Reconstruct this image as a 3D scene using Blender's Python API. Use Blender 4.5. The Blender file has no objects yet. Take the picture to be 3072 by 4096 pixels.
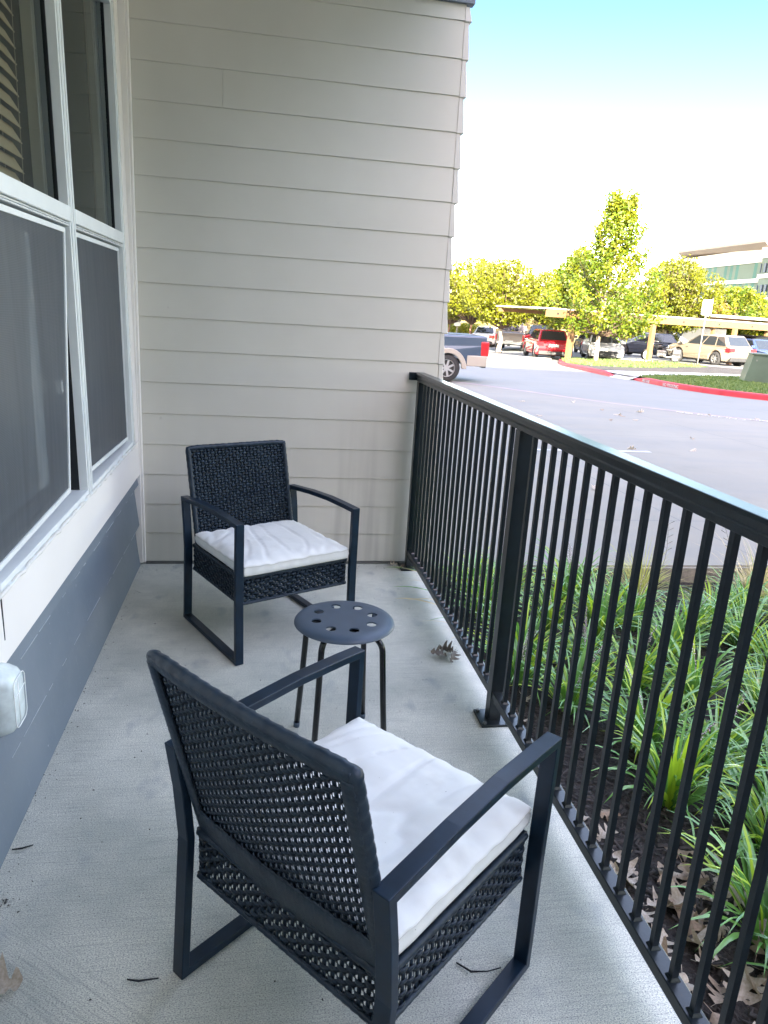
import bpy, bmesh, math, random
from mathutils import Vector, Matrix, noise
R = math.radians
scene = bpy.context.scene
COL = scene.collection
random.seed(7)

# ------------------------------------------------------------------ camera
cam_d = bpy.data.cameras.new('camera')
cam = bpy.data.objects.new('camera', cam_d); COL.objects.link(cam)
cam_d.sensor_fit = 'VERTICAL'; cam_d.sensor_height = 36.0; cam_d.lens = 25.371
cam_d.clip_start = 0.02; cam_d.clip_end = 3000
CR = Vector((0.9852914, -0.16041234, 0.05889596)); CU = Vector((-0.01252185, 0.27595497, 0.961089)); CF = Vector((0.17042316, 0.94769021, -0.2698874))
CP = Vector((0.5976946, -3.83520479, 1.39739965))
cam.matrix_world = Matrix(((CR.x, CU.x, -CF.x, CP.x), (CR.y, CU.y, -CF.y, CP.y), (CR.z, CU.z, -CF.z, CP.z), (0, 0, 0, 1)))
scene.camera = cam
scene.render.resolution_x = 768; scene.render.resolution_y = 1024

# ------------------------------------------------------------------ world, sun, exposure
SUN_EL, SUN_TX, SUN_TY = R(21), 0.22, 1.0          # sunlight travels towards +x*.22, +y
w = bpy.data.worlds.new('World'); scene.world = w; w.use_nodes = True
nt = w.node_tree; bg = nt.nodes['Background']
sky = nt.nodes.new('ShaderNodeTexSky'); sky.sky_type = 'NISHITA'; sky.sun_disc = False
sky.sun_elevation = SUN_EL
sky.sun_rotation = math.atan2(-SUN_TX, -SUN_TY)
sky.air_density = 1.0; sky.dust_density = 1.2; sky.ozone_density = 1.6
tcw = nt.nodes.new('ShaderNodeTexCoord'); sxw = nt.nodes.new('ShaderNodeSeparateXYZ'); nt.links.new(tcw.outputs['Generated'], sxw.inputs[0])
crw = nt.nodes.new('ShaderNodeValToRGB'); nt.links.new(sxw.outputs[2], crw.inputs[0]); cr = crw.color_ramp
cr.elements[0].position = .0; cr.elements[0].color = (1, .82, .72, 1); cr.elements[1].position = 1; cr.elements[1].color = (1, .68, .56, 1)
for ps, c in ((.09, (1, .84, .74, 1)), (.15, (.24, .25, .23, 1)), (.22, (.118, .138, .138, 1)), (.335, (.082, .098, .110, 1)), (.40, (.07, .14, .16, 1)), (.50, (1, .72, .60, 1))):  # invented tint: band dimmed in view, dome above kept bright to light the patio
    e = cr.elements.new(ps); e.color = c
mxw = nt.nodes.new('ShaderNodeMix'); mxw.data_type = 'RGBA'; mxw.blend_type = 'MULTIPLY'; mxw.inputs[0].default_value = 1
nt.links.new(sky.outputs[0], mxw.inputs[6]); nt.links.new(crw.outputs[0], mxw.inputs[7])
nt.links.new(mxw.outputs[2], bg.inputs[0]); bg.inputs[1].default_value = 0.15
sl = bpy.data.lights.new('sun', 'SUN'); sl.energy = 2.0; sl.angle = R(0.5); sl.color = (1.0, 0.90, 0.72)
sun = bpy.data.objects.new('sun', sl); COL.objects.link(sun)
hd = Vector((SUN_TX, SUN_TY, 0)).normalized()
sd = Vector((hd.x * math.cos(SUN_EL), hd.y * math.cos(SUN_EL), -math.sin(SUN_EL)))
sun.rotation_euler = sd.to_track_quat('-Z', 'Y').to_euler()
scene.view_settings.view_transform = 'Standard'; scene.view_settings.look = 'None'
scene.view_settings.gamma = 1.0; scene.view_settings.exposure = 4.5
scene.view_settings.use_curve_mapping = False
scene.cycles.max_bounces = 8; scene.cycles.diffuse_bounces = 4; scene.cycles.transparent_max_bounces = 16

# ------------------------------------------------------------------ materials
def new_mat(name):
    m = bpy.data.materials.new(name); m.use_nodes = True
    nt = m.node_tree; return m, nt, nt.nodes['Principled BSDF']
def N(nt, t, **kw):
    n = nt.nodes.new(t)
    for k, v in kw.items(): setattr(n, k, v)
    return n
def L(nt, a, b): nt.links.new(a, b)
def mixc(nt, fac, a, b, mode='MIX'):
    n = N(nt, 'ShaderNodeMix', data_type='RGBA', blend_type=mode)
    for s, v in ((n.inputs[0], fac), (n.inputs[6], a), (n.inputs[7], b)):
        if hasattr(v, 'is_linked') or isinstance(v, bpy.types.NodeSocket): L(nt, v, s)
        elif isinstance(v, (int, float)): s.default_value = v
        else: s.default_value = (v[0], v[1], v[2], 1)
    return n.outputs[2]
def coords(nt, scale=(1, 1, 1), rot=(0, 0, 0), kind='Object'):
    tc = N(nt, 'ShaderNodeTexCoord'); mp = N(nt, 'ShaderNodeMapping')
    mp.inputs['Scale'].default_value = scale; mp.inputs['Rotation'].default_value = rot
    L(nt, tc.outputs[kind], mp.inputs[0]); return mp.outputs[0]
def noi(nt, vec, scale, detail=4, rough=.55):
    n = N(nt, 'ShaderNodeTexNoise'); n.inputs['Scale'].default_value = scale
    n.inputs['Detail'].default_value = detail; n.inputs['Roughness'].default_value = rough
    if vec: L(nt, vec, n.inputs['Vector'])
    return n.outputs['Fac']
def ramp(nt, fac, a, b, ca=(0, 0, 0), cb=(1, 1, 1)):
    n = N(nt, 'ShaderNodeValToRGB'); e = n.color_ramp.elements
    e[0].position = a; e[1].position = b; e[0].color = (*ca, 1); e[1].color = (*cb, 1)
    L(nt, fac, n.inputs[0]); return n.outputs[0]
def math_(nt, op, a, b=None, c=None):
    n = N(nt, 'ShaderNodeMath', operation=op)
    for s, v in zip(n.inputs, (a, b, c)):
        if v is None: continue
        if isinstance(v, (int, float)): s.default_value = v
        else: L(nt, v, s)
    return n.outputs[0]
def bump(nt, bsdf, h, strength, dist):
    b = N(nt, 'ShaderNodeBump'); b.inputs['Strength'].default_value = strength; b.inputs['Distance'].default_value = dist
    L(nt, h, b.inputs['Height']); L(nt, b.outputs[0], bsdf.inputs['Normal']); return b
def simple(name, col, rough=.5, metal=0, var=.15, vscale=6, bstr=0, bscale=80, bdist=.002, coat=0, spec=None):
    m, nt, b = new_mat(name)
    v = coords(nt)
    n = noi(nt, v, vscale, 5)
    c = mixc(nt, ramp(nt, n, .3, .7), [x * (1 - var) for x in col], [min(1, x * (1 + var)) for x in col])
    L(nt, c, b.inputs['Base Color']); b.inputs['Roughness'].default_value = rough; b.inputs['Metallic'].default_value = metal
    if coat: b.inputs['Coat Weight'].default_value = coat; b.inputs['Coat Roughness'].default_value = .05 if coat not in (.3, .35) else .22
    if spec is not None: b.inputs['Specular IOR Level'].default_value = spec
    if bstr: bump(nt, b, noi(nt, v, bscale, 3), bstr, bdist)
    return m

def m_patio():
    m, nt, b = new_mat('patio_concrete')
    tc = N(nt, 'ShaderNodeTexCoord')
    def mp(scale, rot=(0, 0, 0)):
        q = N(nt, 'ShaderNodeMapping'); q.inputs['Scale'].default_value = scale; q.inputs['Rotation'].default_value = rot
        L(nt, tc.outputs['Object'], q.inputs[0]); return q.outputs[0]
    spk = noi(nt, mp((.8, 1.5, 1)), 330, 2, .8)
    br1 = noi(nt, mp((7, 190, 1)), 1, 4, .75)
    q0 = mp((1, 1, 1), (0, 0, R(37.7))); q1 = N(nt, 'ShaderNodeMapping'); q1.inputs['Scale'].default_value = (6, 120, 1); L(nt, q0, q1.inputs[0])
    br2 = noi(nt, q1.outputs[0], 1, 3, .65)
    blot = noi(nt, mp((1, 1, 1)), 2.3, 4, .6)
    blot2 = noi(nt, mp((1, 1, 1)), 7, 3, .6)
    # broom direction changes at the near left corner of the slab
    sx = N(nt, 'ShaderNodeSeparateXYZ'); L(nt, tc.outputs['Object'], sx.inputs[0])
    d = math_(nt, 'ADD', math_(nt, 'MULTIPLY', sx.outputs[0], -.61), math_(nt, 'MULTIPLY', sx.outputs[1], -.79))
    d = math_(nt, 'ADD', d, math_(nt, 'MULTIPLY', math_(nt, 'SUBTRACT', blot2, .5), .10))
    mask = ramp(nt, math_(nt, 'MULTIPLY', d, .4), .736, .744)
    br = N(nt, 'ShaderNodeMix', data_type='FLOAT'); L(nt, mask, br.inputs[0]); L(nt, br1, br.inputs[2]); L(nt, br2, br.inputs[3])
    brv = br.outputs[0]
    base = mixc(nt, ramp(nt, blot, .36, .66), (.52, .535, .455), (.82, .81, .69))
    base = mixc(nt, ramp(nt, spk, .35, .55), (.19, .205, .195), base)
    base = mixc(nt, math_(nt, 'MULTIPLY', ramp(nt, brv, .32, .50, (1, 1, 1), (0, 0, 0)), .42), base, (.22, .235, .225))
    st = ramp(nt, noi(nt, mp((1.6, 1, 1)), 5.5, 2, .5), .62, .76)
    base = mixc(nt, math_(nt, 'MULTIPLY', st, .55), base, (.24, .27, .29))
    L(nt, base, b.inputs['Base Color']); b.inputs['Roughness'].default_value = .82
    h = math_(nt, 'ADD', math_(nt, 'MULTIPLY', brv, .7), math_(nt, 'MULTIPLY', spk, .7))
    bump(nt, b, h, .85, .0040)
    return m

def m_drive():
    m, nt, b = new_mat('drive_concrete')
    v = coords(nt)
    blot = noi(nt, v, .55, 5, .6); fine = noi(nt, v, 90, 3, .7)
    track = noi(nt, coords(nt, (.35, 2.2, 1), (0, 0, R(-62))), 1, 4, .6)
    c = mixc(nt, ramp(nt, blot, .3, .7), (.188, .174, .145), (.235, .216, .176))
    c = mixc(nt, math_(nt, 'MULTIPLY', ramp(nt, track, .45, .75), .30), c, (.13, .145, .165))
    c = mixc(nt, math_(nt, 'MULTIPLY', ramp(nt, fine, .3, .6, (1, 1, 1), (0, 0, 0)), .3), c, (.18, .18, .19))
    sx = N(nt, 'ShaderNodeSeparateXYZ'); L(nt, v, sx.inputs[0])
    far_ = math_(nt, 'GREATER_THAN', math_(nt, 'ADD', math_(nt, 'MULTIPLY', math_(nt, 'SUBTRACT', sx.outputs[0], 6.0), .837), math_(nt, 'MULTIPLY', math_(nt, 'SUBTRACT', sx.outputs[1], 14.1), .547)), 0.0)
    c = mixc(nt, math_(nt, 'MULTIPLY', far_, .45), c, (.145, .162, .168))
    stn = ramp(nt, noi(nt, v, 1.7, 5, .65), .56, .72)
    c = mixc(nt, math_(nt, 'MULTIPLY', stn, .28), c, (.14, .13, .12))
    def joint(o, off, per, wd):
        t = math_(nt, 'FRACT', math_(nt, 'DIVIDE', math_(nt, 'ADD', o, off), per))
        return math_(nt, 'LESS_THAN', t, wd / per)
    j = math_(nt, 'MAXIMUM', joint(sx.outputs[0], 100 * 3.6 - 3.85, 3.6, .012), joint(sx.outputs[1], 100 * 4.6 - 1.13, 4.6, .012))
    c = mixc(nt, math_(nt, 'MULTIPLY', j, .75), c, (.10, .10, .11))
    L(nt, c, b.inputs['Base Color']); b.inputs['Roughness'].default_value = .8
    bump(nt, b, fine, .35, .002); return m

def m_siding(name, ca, cb, stain=True):
    m, nt, b = new_mat(name)
    v = coords(nt)
    n1 = noi(nt, v, 1.3, 4, .6); grain = noi(nt, coords(nt, (6, 6, 160)), 1, 3, .6)
    c = mixc(nt, ramp(nt, n1, .3, .7), ca, cb)
    if stain:
        streak = noi(nt, coords(nt, (11, 11, .55)), 1, 3, .6)
        sx = N(nt, 'ShaderNodeSeparateXYZ'); L(nt, v, sx.inputs[0])
        low = ramp(nt, sx.outputs[2], .15, 1.25, (1, 1, 1), (0, 0, 0))
        rt = ramp(nt, sx.outputs[0], .95, 1.35)
        f = math_(nt, 'MULTIPLY', math_(nt, 'MULTIPLY', ramp(nt, streak, .42, .68), low), math_(nt, 'ADD', math_(nt, 'MULTIPLY', rt, .42), .12))
        c = mixc(nt, f, c, [x * .55 for x in ca])
        sp = ramp(nt, noi(nt, v, 16, 2, .5), .76, .80)
        c = mixc(nt, math_(nt, 'MULTIPLY', sp, .35), c, [x * .6 for x in ca])
    L(nt, c, b.inputs['Base Color']); b.inputs['Roughness'].default_value = .62
    bump(nt, b, grain, .12, .0015); return m

def m_navy():
    m, nt, b = new_mat('navy_siding_paint')
    v = coords(nt)
    c = mixc(nt, ramp(nt, noi(nt, v, 1.8, 4), .3, .7), (.115, .145, .175), (.16, .19, .22))
    dust = ramp(nt, noi(nt, coords(nt, (1, 1, .4)), 60, 3, .75), .55, .8)
    c = mixc(nt, math_(nt, 'MULTIPLY', dust, .25), c, (.24, .27, .29))
    sp = ramp(nt, noi(nt, v, 45, 2), .74, .77)
    c = mixc(nt, math_(nt, 'MULTIPLY', sp, .6), c, (.5, .52, .52))
    L(nt, c, b.inputs['Base Color']); b.inputs['Roughness'].default_value = .6
    bump(nt, b, noi(nt, coords(nt, (8, 8, 160)), 1, 3), .1, .0015); return m

def m_wicker():
    m, nt, b = new_mat('black_wicker')
    v = coords(nt)
    c = mixc(nt, ramp(nt, noi(nt, v, 30, 3), .3, .7), (.008, .016, .027), (.020, .034, .050))
    L(nt, c, b.inputs['Base Color']); b.inputs['Roughness'].default_value = .36; b.inputs['Specular IOR Level'].default_value = .28
    bump(nt, b, noi(nt, coords(nt, (1, 1, 6)), 220, 2), .3, .001); return m

def m_cushion():
    m, nt, b = new_mat('white_cushion_fabric')
    v = coords(nt)
    c = mixc(nt, ramp(nt, noi(nt, v, 3, 4), .3, .7), (.66, .67, .64), (.76, .77, .74))
    dirt = ramp(nt, noi(nt, v, 7, 4, .6), .60, .78)
    c = mixc(nt, math_(nt, 'MULTIPLY', dirt, .28), c, (.40, .38, .34))
    sp = ramp(nt, noi(nt, v, 95, 1), .80, .82)
    c = mixc(nt, sp, c, (.05, .05, .05))
    L(nt, c, b.inputs['Base Color']); b.inputs['Roughness'].default_value = .8
    b.inputs['Sheen Weight'].default_value = .15
    wv = N(nt, 'ShaderNodeTexWave'); wv.inputs['Scale'].default_value = 500; L(nt, v, wv.inputs[0])
    h = math_(nt, 'ADD', math_(nt, 'MULTIPLY', noi(nt, coords(nt, (1, 1.5, 1), (0, 0, .5)), 7, 2, .4), 1), math_(nt, 'MULTIPLY', noi(nt, v, 400, 2), .02))
    bump(nt, b, h, .55, .016); return m

def m_glass(name='window_glass', tint=(.62, .62, .56), thru=.5):
    m, nt, b = new_mat(name)
    nt.nodes.remove(b); out = nt.nodes['Material Output']
    tr = N(nt, 'ShaderNodeBsdfTransparent'); tr.inputs[0].default_value = (*[t * thru / .5 for t in tint], 1)
    gl = N(nt, 'ShaderNodeBsdfGlossy'); gl.inputs['Roughness'].default_value = .015; gl.inputs[0].default_value = (.85, .93, .93, 1)
    fr = N(nt, 'ShaderNodeFresnel'); fr.inputs[0].default_value = 1.6
    mx = N(nt, 'ShaderNodeMixShader'); f = math_(nt, 'MULTIPLY', fr.outputs[0], .7)
    L(nt, f, mx.inputs[0]); L(nt, tr.outputs[0], mx.inputs[1]); L(nt, gl.outputs[0], mx.inputs[2]); L(nt, mx.outputs[0], out.inputs[0])
    return m

def m_screen():
    m, nt, b = new_mat('insect_screen_mesh')
    out = nt.nodes['Material Output']
    v = coords(nt)
    wx = N(nt, 'ShaderNodeTexWave', bands_direction='Z'); wx.inputs['Scale'].default_value = 75; wx.inputs['Distortion'].default_value = .35; wx.inputs['Detail Scale'].default_value = .3; L(nt, v, wx.inputs[0])
    col = mixc(nt, ramp(nt, noi(nt, coords(nt, (1, 12, 1)), 3, 3), .3, .7), (.045, .054, .064), (.080, .090, .103))
    col = mixc(nt, math_(nt, 'MULTIPLY', wx.outputs['Fac'], .45), col, (.15, .165, .18))
    sp = ramp(nt, noi(nt, v, 38, 2), .77, .79)
    col = mixc(nt, math_(nt, 'MULTIPLY', sp, .5), col, (.5, .5, .5))
    L(nt, col, b.inputs['Base Color']); b.inputs['Roughness'].default_value = .5
    tr = N(nt, 'ShaderNodeBsdfTransparent'); mx = N(nt, 'ShaderNodeMixShader'); mx.inputs[0].default_value = .72
    L(nt, tr.outputs[0], mx.inputs[1]); L(nt, b.outputs[0], mx.inputs[2]); L(nt, mx.outputs[0], out.inputs[0])
    return m

def m_leaf(name, ca, cb, trans=.35, scale=1.2, rough=.45):
    m, nt, b = new_mat(name)
    out = nt.nodes['Material Output']
    v = coords(nt); n = noi(nt, v, scale, 3)
    c = mixc(nt, ramp(nt, n, .35, .65), ca, cb)
    oi = N(nt, 'ShaderNodeObjectInfo')
    L(nt, c, b.inputs['Base Color']); b.inputs['Roughness'].default_value = rough; b.inputs['Specular IOR Level'].default_value = .9 if rough < .3 else .5
    tl = N(nt, 'ShaderNodeBsdfTranslucent'); cc = mixc(nt, .5, c, (ca[0] * 2.4, ca[1] * 2.0, ca[2] * .8)); L(nt, cc, tl.inputs[0])
    mx = N(nt, 'ShaderNodeMixShader'); mx.inputs[0].default_value = trans
    L(nt, b.outputs[0], mx.inputs[1]); L(nt, tl.outputs[0], mx.inputs[2]); L(nt, mx.outputs[0], out.inputs[0])
    return m

M = {}
M['patio'] = m_patio(); M['drive'] = m_drive()
M['siding'] = m_siding('beige_siding_paint', (.58, .555, .48), (.64, .615, .54))
M['trim'] = m_siding('beige_trim_paint', (.76, .72, .67), (.81, .77, .72), False)
M['navy'] = m_navy(); M['wicker'] = m_wicker(); M['cushion'] = m_cushion()
M['seam'] = simple('seam_thread', (.50, .50, .47), .8)
M['glass'] = m_glass(); M['screen'] = m_screen()
M['frame_black'] = simple('black_powder_coat', (.006, .017, .033), .36, 0, .25, 20, .06, 300, spec=.32)
M['rail'] = simple('black_rail_paint', (.005, .010, .013), .32, 0, .3, 14, .12, 160, coat=.3, spec=.3)
M['vinyl'] = simple('white_vinyl', (.74, .76, .74), .4, 0, .05, 8)
M['caulk'] = simple('caulk', (.70, .68, .62), .6, 0, .12, 30, .5, 40, .004)
M['dark'] = simple('dark_void', (.012, .014, .016), .8)
M['room'] = simple('room_paint', (.10, .11, .11), .9)
M['blind'] = simple('blind_slat', (.60, .52, .38), .5, 0, .08, 9)
M['cord'] = simple('blind_cord', (.5, .46, .38), .8)
M['plastic'] = simple('stool_plastic', (.042, .066, .098), .38, 0, .12, 14, .25, 420, .0008)
M['gloss'] = simple('black_gloss_tube', (.010, .011, .013), .16, 0, .2, 10)
M['clear'] = simple('cloudy_clear_plastic', (.62, .68, .66), .25, 0, .15, 30)
M['ceil'] = simple('ceiling_white', (.66, .66, .64), .8, 0, .03)
M['steel'] = simple('bolt_steel', (.20, .20, .19), .45, .7)
M['mulch'] = simple('dark_mulch', (.020, .016, .014), .85, 0, .6, 60, .9, 70, .02)
M['chip'] = simple('mulch_chip', (.028, .022, .019), .7, 0, .6, 25)
M['edge'] = simple('weathered_concrete', (.20, .185, .15), .85, 0, .35, 12, .6, 60, .006)
M['lir'] = m_leaf('liriope_leaf', (.095, .24, .055), (.20, .40, .11), .30, 9, .24)
M['lir2'] = m_leaf('liriope_leaf_bright', (.30, .46, .035), (.40, .55, .06), .38, 9, .35)
M['grass'] = m_leaf('ornamental_grass_blade', (.30, .34, .07), (.48, .46, .18), .30, 9, .5)
M['spike'] = simple('lilac_flower', (.60, .50, .56), .7, 0, .2, 60)
M['stem'] = simple('flower_stem', (.16, .15, .12), .7)
M['dleaf'] = m_leaf('dry_oak_leaf', (.34, .285, .22), (.50, .44, .36), .15, 14, .6)
M['dleaf2'] = m_leaf('brown_oak_leaf', (.22, .16, .11), (.34, .26, .19), .15, 14, .6)
M['straw'] = m_leaf('dry_blade', (.48, .41, .24), (.62, .55, .36), .2, 9, .6)

# ------------------------------------------------------------------ mesh helpers
def link(name, bm, mat, parent=None, smooth=False, bevel=0, seg=2, auto=False):
    me = bpy.data.meshes.new(name); bmesh.ops.recalc_face_normals(bm, faces=bm.faces[:]); bm.to_mesh(me); bm.free()
    for mm in (mat if isinstance(mat, (list, tuple)) else [mat]): me.materials.append(mm)
    if smooth:
        for p in me.polygons: p.use_smooth = True
    o = bpy.data.objects.new(name, me); COL.objects.link(o)
    if parent: o.parent = parent
    if bevel:
        md = o.modifiers.new('bevel', 'BEVEL'); md.width = bevel; md.segments = seg; md.limit_method = 'ANGLE'; md.angle_limit = R(40); md.harden_normals = False
    return o
def raw(name, verts, faces, mat, parent=None, smooth=False, mi=None):
    me = bpy.data.meshes.new(name); me.from_pydata(verts, [], faces); me.update()
    for mm in (mat if isinstance(mat, (list, tuple)) else [mat]): me.materials.append(mm)
    if mi: me.polygons.foreach_set('material_index', mi)
    if smooth: me.polygons.foreach_set('use_smooth', [True] * len(me.polygons))
    o = bpy.data.objects.new(name, me); COL.objects.link(o)
    if parent: o.parent = parent
    return o
def empty(name, loc=(0, 0, 0), rz=0):
    o = bpy.data.objects.new(name, None); COL.objects.link(o); o.location = loc; o.rotation_euler = (0, 0, rz); o.empty_display_size = .1
    return o
def tag(o, label=None, cat=None, group=None, kind=None):
    if label: o['label'] = label
    if cat: o['category'] = cat
    if group: o['group'] = group
    if kind: o['kind'] = kind
    return o
def box(bm, x0, x1, y0, y1, z0, z1, mx=None):
    vs = [bm.verts.new(Vector(c)) for c in ((x0, y0, z0), (x1, y0, z0), (x1, y1, z0), (x0, y1, z0), (x0, y0, z1), (x1, y0, z1), (x1, y1, z1), (x0, y1, z1))]
    for f in ((0, 3, 2, 1), (4, 5, 6, 7), (0, 1, 5, 4), (1, 2, 6, 5), (2, 3, 7, 6), (3, 0, 4, 7)): bm.faces.new([vs[i] for i in f])
    if mx is not None:
        for v in vs: v.co = mx @ v.co
    return vs
def poly(bm, pts): return bm.faces.new([bm.verts.new(Vector(p)) for p in pts])
def prism(bm, pts, axis, a, b):
    """extrude a 2-D outline along an axis ('x','y','z')"""
    def P(p, t): return {'x': (t, p[0], p[1]), 'y': (p[0], t, p[1]), 'z': (p[0], p[1], t)}[axis]
    A = [bm.verts.new(P(p, a)) for p in pts]; B = [bm.verts.new(P(p, b)) for p in pts]
    n = len(pts); bm.faces.new(A[::-1]); bm.faces.new(B)
    for i in range(n): bm.faces.new((A[i], A[(i + 1) % n], B[(i + 1) % n], B[i]))
def tube(bm, pts, rad, sides=8, close=False, cap=True):
    pts = [Vector(p) for p in pts]; n = len(pts); rings = []
    rad = rad if isinstance(rad, (list, tuple)) else [rad] * n
    up = None
    for i in range(n):
        a = pts[(i - 1) % n] if (close or i) else pts[0]; b = pts[(i + 1) % n] if (close or i < n - 1) else pts[-1]
        t = (b - a).normalized()
        if up is None: up = Vector((0, 0, 1)) if abs(t.z) < .9 else Vector((1, 0, 0))
        s = t.cross(up).normalized(); up = s.cross(t).normalized()
        rings.append([bm.verts.new(pts[i] + (s * math.cos(2 * math.pi * k / sides) + up * math.sin(2 * math.pi * k / sides)) * rad[i]) for k in range(sides)])
    m = n if close else n - 1
    for i in range(m):
        A, B = rings[i], rings[(i + 1) % n]
        for k in range(sides): bm.faces.new((A[k], A[(k + 1) % sides], B[(k + 1) % sides], B[k]))
    if cap and not close: bm.faces.new(rings[0][::-1]); bm.faces.new(rings[-1])
def lathe(bm, prof, seg=32, mx=None):
    rings = []
    for r, z in prof:
        rings.append([bm.verts.new(((r * math.cos(2 * math.pi * k / seg)), r * math.sin(2 * math.pi * k / seg), z)) for k in range(seg)] if r > 1e-6 else [bm.verts.new((0, 0, z))])
    for A, B in zip(rings, rings[1:]):
        for k in range(seg):
            k2 = (k + 1) % seg
            if len(A) == 1: bm.faces.new((A[0], B[k], B[k2]))
            elif len(B) == 1: bm.faces.new((A[k], B[0], A[k2]))
            else: bm.faces.new((A[k], B[k], B[k2], A[k2]))
    if mx is not None:
        for r in rings:
            for v in r: v.co = mx @ v.co
def copy_tree(o, parent=None):
    c = o.copy(); COL.objects.link(c)
    if parent: c.parent = parent
    for ch in list(o.children): copy_tree(ch, c)
    return c
def smooth01(a, b, x):
    t = max(0, min(1, (x - a) / (b - a))); return t * t * (3 - 2 * t)
def gz(x, y):
    """height of the drive and car park: falls away gently from the patio"""
    z = -.039 - .018 * min(y, 75)
    return z + .17 * smooth01(17, 21, x) * smooth01(25, 31, y)

# ------------------------------------------------------------------ ground, drive, bed
SLAB_X = 1.515
bm = bmesh.new()
nx = [-120, -60, -20, 0, 1.56, 4, 6, 8, 10, 12, 14, 16, 17, 18, 19, 20, 21, 22, 24, 30, 45, 80, 140, 300]
ny = [.075, 2, 5, 10, 15, 20, 25, 26, 27, 28, 29, 30, 31, 33, 40, 60, 75, 100, 200, 600]
V = [[bm.verts.new((x, y, gz(x, y))) for x in nx] for y in ny]
for j in range(len(ny) - 1):
    for i in range(len(nx) - 1): bm.faces.new((V[j][i], V[j][i + 1], V[j + 1][i + 1], V[j + 1][i]))
# vertical edge of the slab facing the planting bed
E0 = [bm.verts.new((x, .075, -.42)) for x in nx]
for i in range(len(nx) - 1): bm.faces.new((E0[i], E0[i + 1], V[0][i + 1], V[0][i]))
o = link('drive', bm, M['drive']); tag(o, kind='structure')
bm = bmesh.new()
box(bm, 1.53, 40, .045, .0735, -.42, -.047)
o = link('drive_edge', bm, M['edge'], bevel=.006); tag(o, kind='structure')

bm = bmesh.new(); box(bm, -.5, SLAB_X, -6.2, .06, -.30, 0.0)
o = link('patio_floor', bm, M['patio'], bevel=.006); tag(o, kind='structure')

# planting bed soil
BZ = -.13
def bedz(x, y):
    return BZ + .02 * (noise.noise(Vector((x * 1.7, y * 1.7, 0)))) + .008 * noise.noise(Vector((x * 9, y * 9, 3))) - .02 * smooth01(-.5, .04, y)
vs, fs = [], []
nxs, nys = 90, 90
for j in range(nys + 1):
    for i in range(nxs + 1):
        x = SLAB_X + .002 + (6.5 - SLAB_X) * i / nxs; y = -6.2 + 6.244 * j / nys
        vs.append((x, y, bedz(x, y)))
for j in range(nys):
    for i in range(nxs):
        a = j * (nxs + 1) + i; fs.append((a, a + 1, a + nxs + 2, a + nxs + 1))
o = raw('mulch_bed', vs, fs, M['mulch'], smooth=True); tag(o, kind='structure')
# loose bark chips: nobody could count them
vs, fs = [], []
rnd = random.Random(3)
for i in range(15000):
    x = SLAB_X + .01 + rnd.random() ** 1.5 * 2.6; y = -3.4 + rnd.random() * 3.4
    z = bedz(x, y) + rnd.uniform(0, .012)
    l = rnd.uniform(.006, .022); wd = rnd.uniform(.0015, .005); a = rnd.uniform(0, math.pi); t = rnd.uniform(-.5, .5)
    dx = Vector((math.cos(a) * l, math.sin(a) * l, t * l)); dy = Vector((-math.sin(a) * wd, math.cos(a) * wd, rnd.uniform(-.6, .6) * wd))
    c = Vector((x, y, z)); b = len(vs); up = Vector((0, 0, wd * .7))
    vs += [tuple(c - dx - dy), tuple(c + dx * .9 - dy), tuple(c + dx + dy), tuple(c - dx * .8 + dy), tuple(c + up)]
    fs += [(b, b + 1, b + 4), (b + 1, b + 2, b + 4), (b + 2, b + 3, b + 4), (b + 3, b, b + 4)]
o = raw('bark_chips', vs, fs, M['chip']); tag(o, 'dark shredded bark chips spread over the planting bed', 'mulch', kind='stuff')

# ------------------------------------------------------------------ siding wall at the end of the patio
XR = 1.562; S0 = .016; SP = .16; NB = 17
wall = empty('siding_wall', (0, 0, 0)); tag(wall, 'beige lap siding wall at the far end of the patio', 'wall')
def lap(bm, x0, x1, z0, z1, t0=.0085, t1=.003, yb=0.03):
    # one lap board: thick lower edge, thin upper edge, face leaning back
    prism(bm, [(-t0, z0), (yb, z0), (yb, z1 + .012), (-t1, z1 + .012), ], 'x', x0, x1)
bm = bmesh.new()
for k in range(NB + 1):
    z0 = S0 + k * SP; z1 = z0 + SP
    if k == NB: z1 = 2.806 - .01
    if z1 <= z0: continue
    rj = random.Random(k).uniform(.3, 1.3)
    for a, b in (((-.02, rj - .0005), (rj + .0005, XR - .028)) if k in (14,) else ((-.02, XR - .028),)):
        lap(bm, a, b, z0, z1)
link('siding', bm, M['siding'], wall, bevel=.0015, seg=1)
capm = simple('corner_cap_paint', (.60, .58, .52), .5, 0, .05, 5)
for k in range(NB + 1):
    z0 = S0 + k * SP; z1 = z0 + SP
    if k == NB: z1 = 2.806 - .012
    bm = bmesh.new()
    jx = random.Random(k + 50).uniform(-.003, .003)
    xo, xi = XR + .006 + jx, XR - .008 + jx
    # flared metal cap wrapping the outside corner
    x_in = XR - .030 + jx
    pts = [((x_in, -.0115, z0 - .004), (x_in, -.0055, z1 + .002)), ((xo, -.0125, z0 - .004), (xi, -.0055, z1 + .002)), ((xo, .30, z0 - .004), (xi, .30, z1 + .002)), ((x_in, .30, z0 - .004), (x_in, .30, z1 + .002))]
    Bv = [bm.verts.new(p[0]) for p in pts]; Tv = [bm.verts.new(p[1]) for p in pts]
    bm.faces.new(Bv[::-1]); bm.faces.new(Tv)
    for i in range(4): bm.faces.new((Bv[i], Bv[(i + 1) % 4], Tv[(i + 1) % 4], Tv[i]))
    link('corner_cap', bm, capm, wall, bevel=.003)
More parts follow.
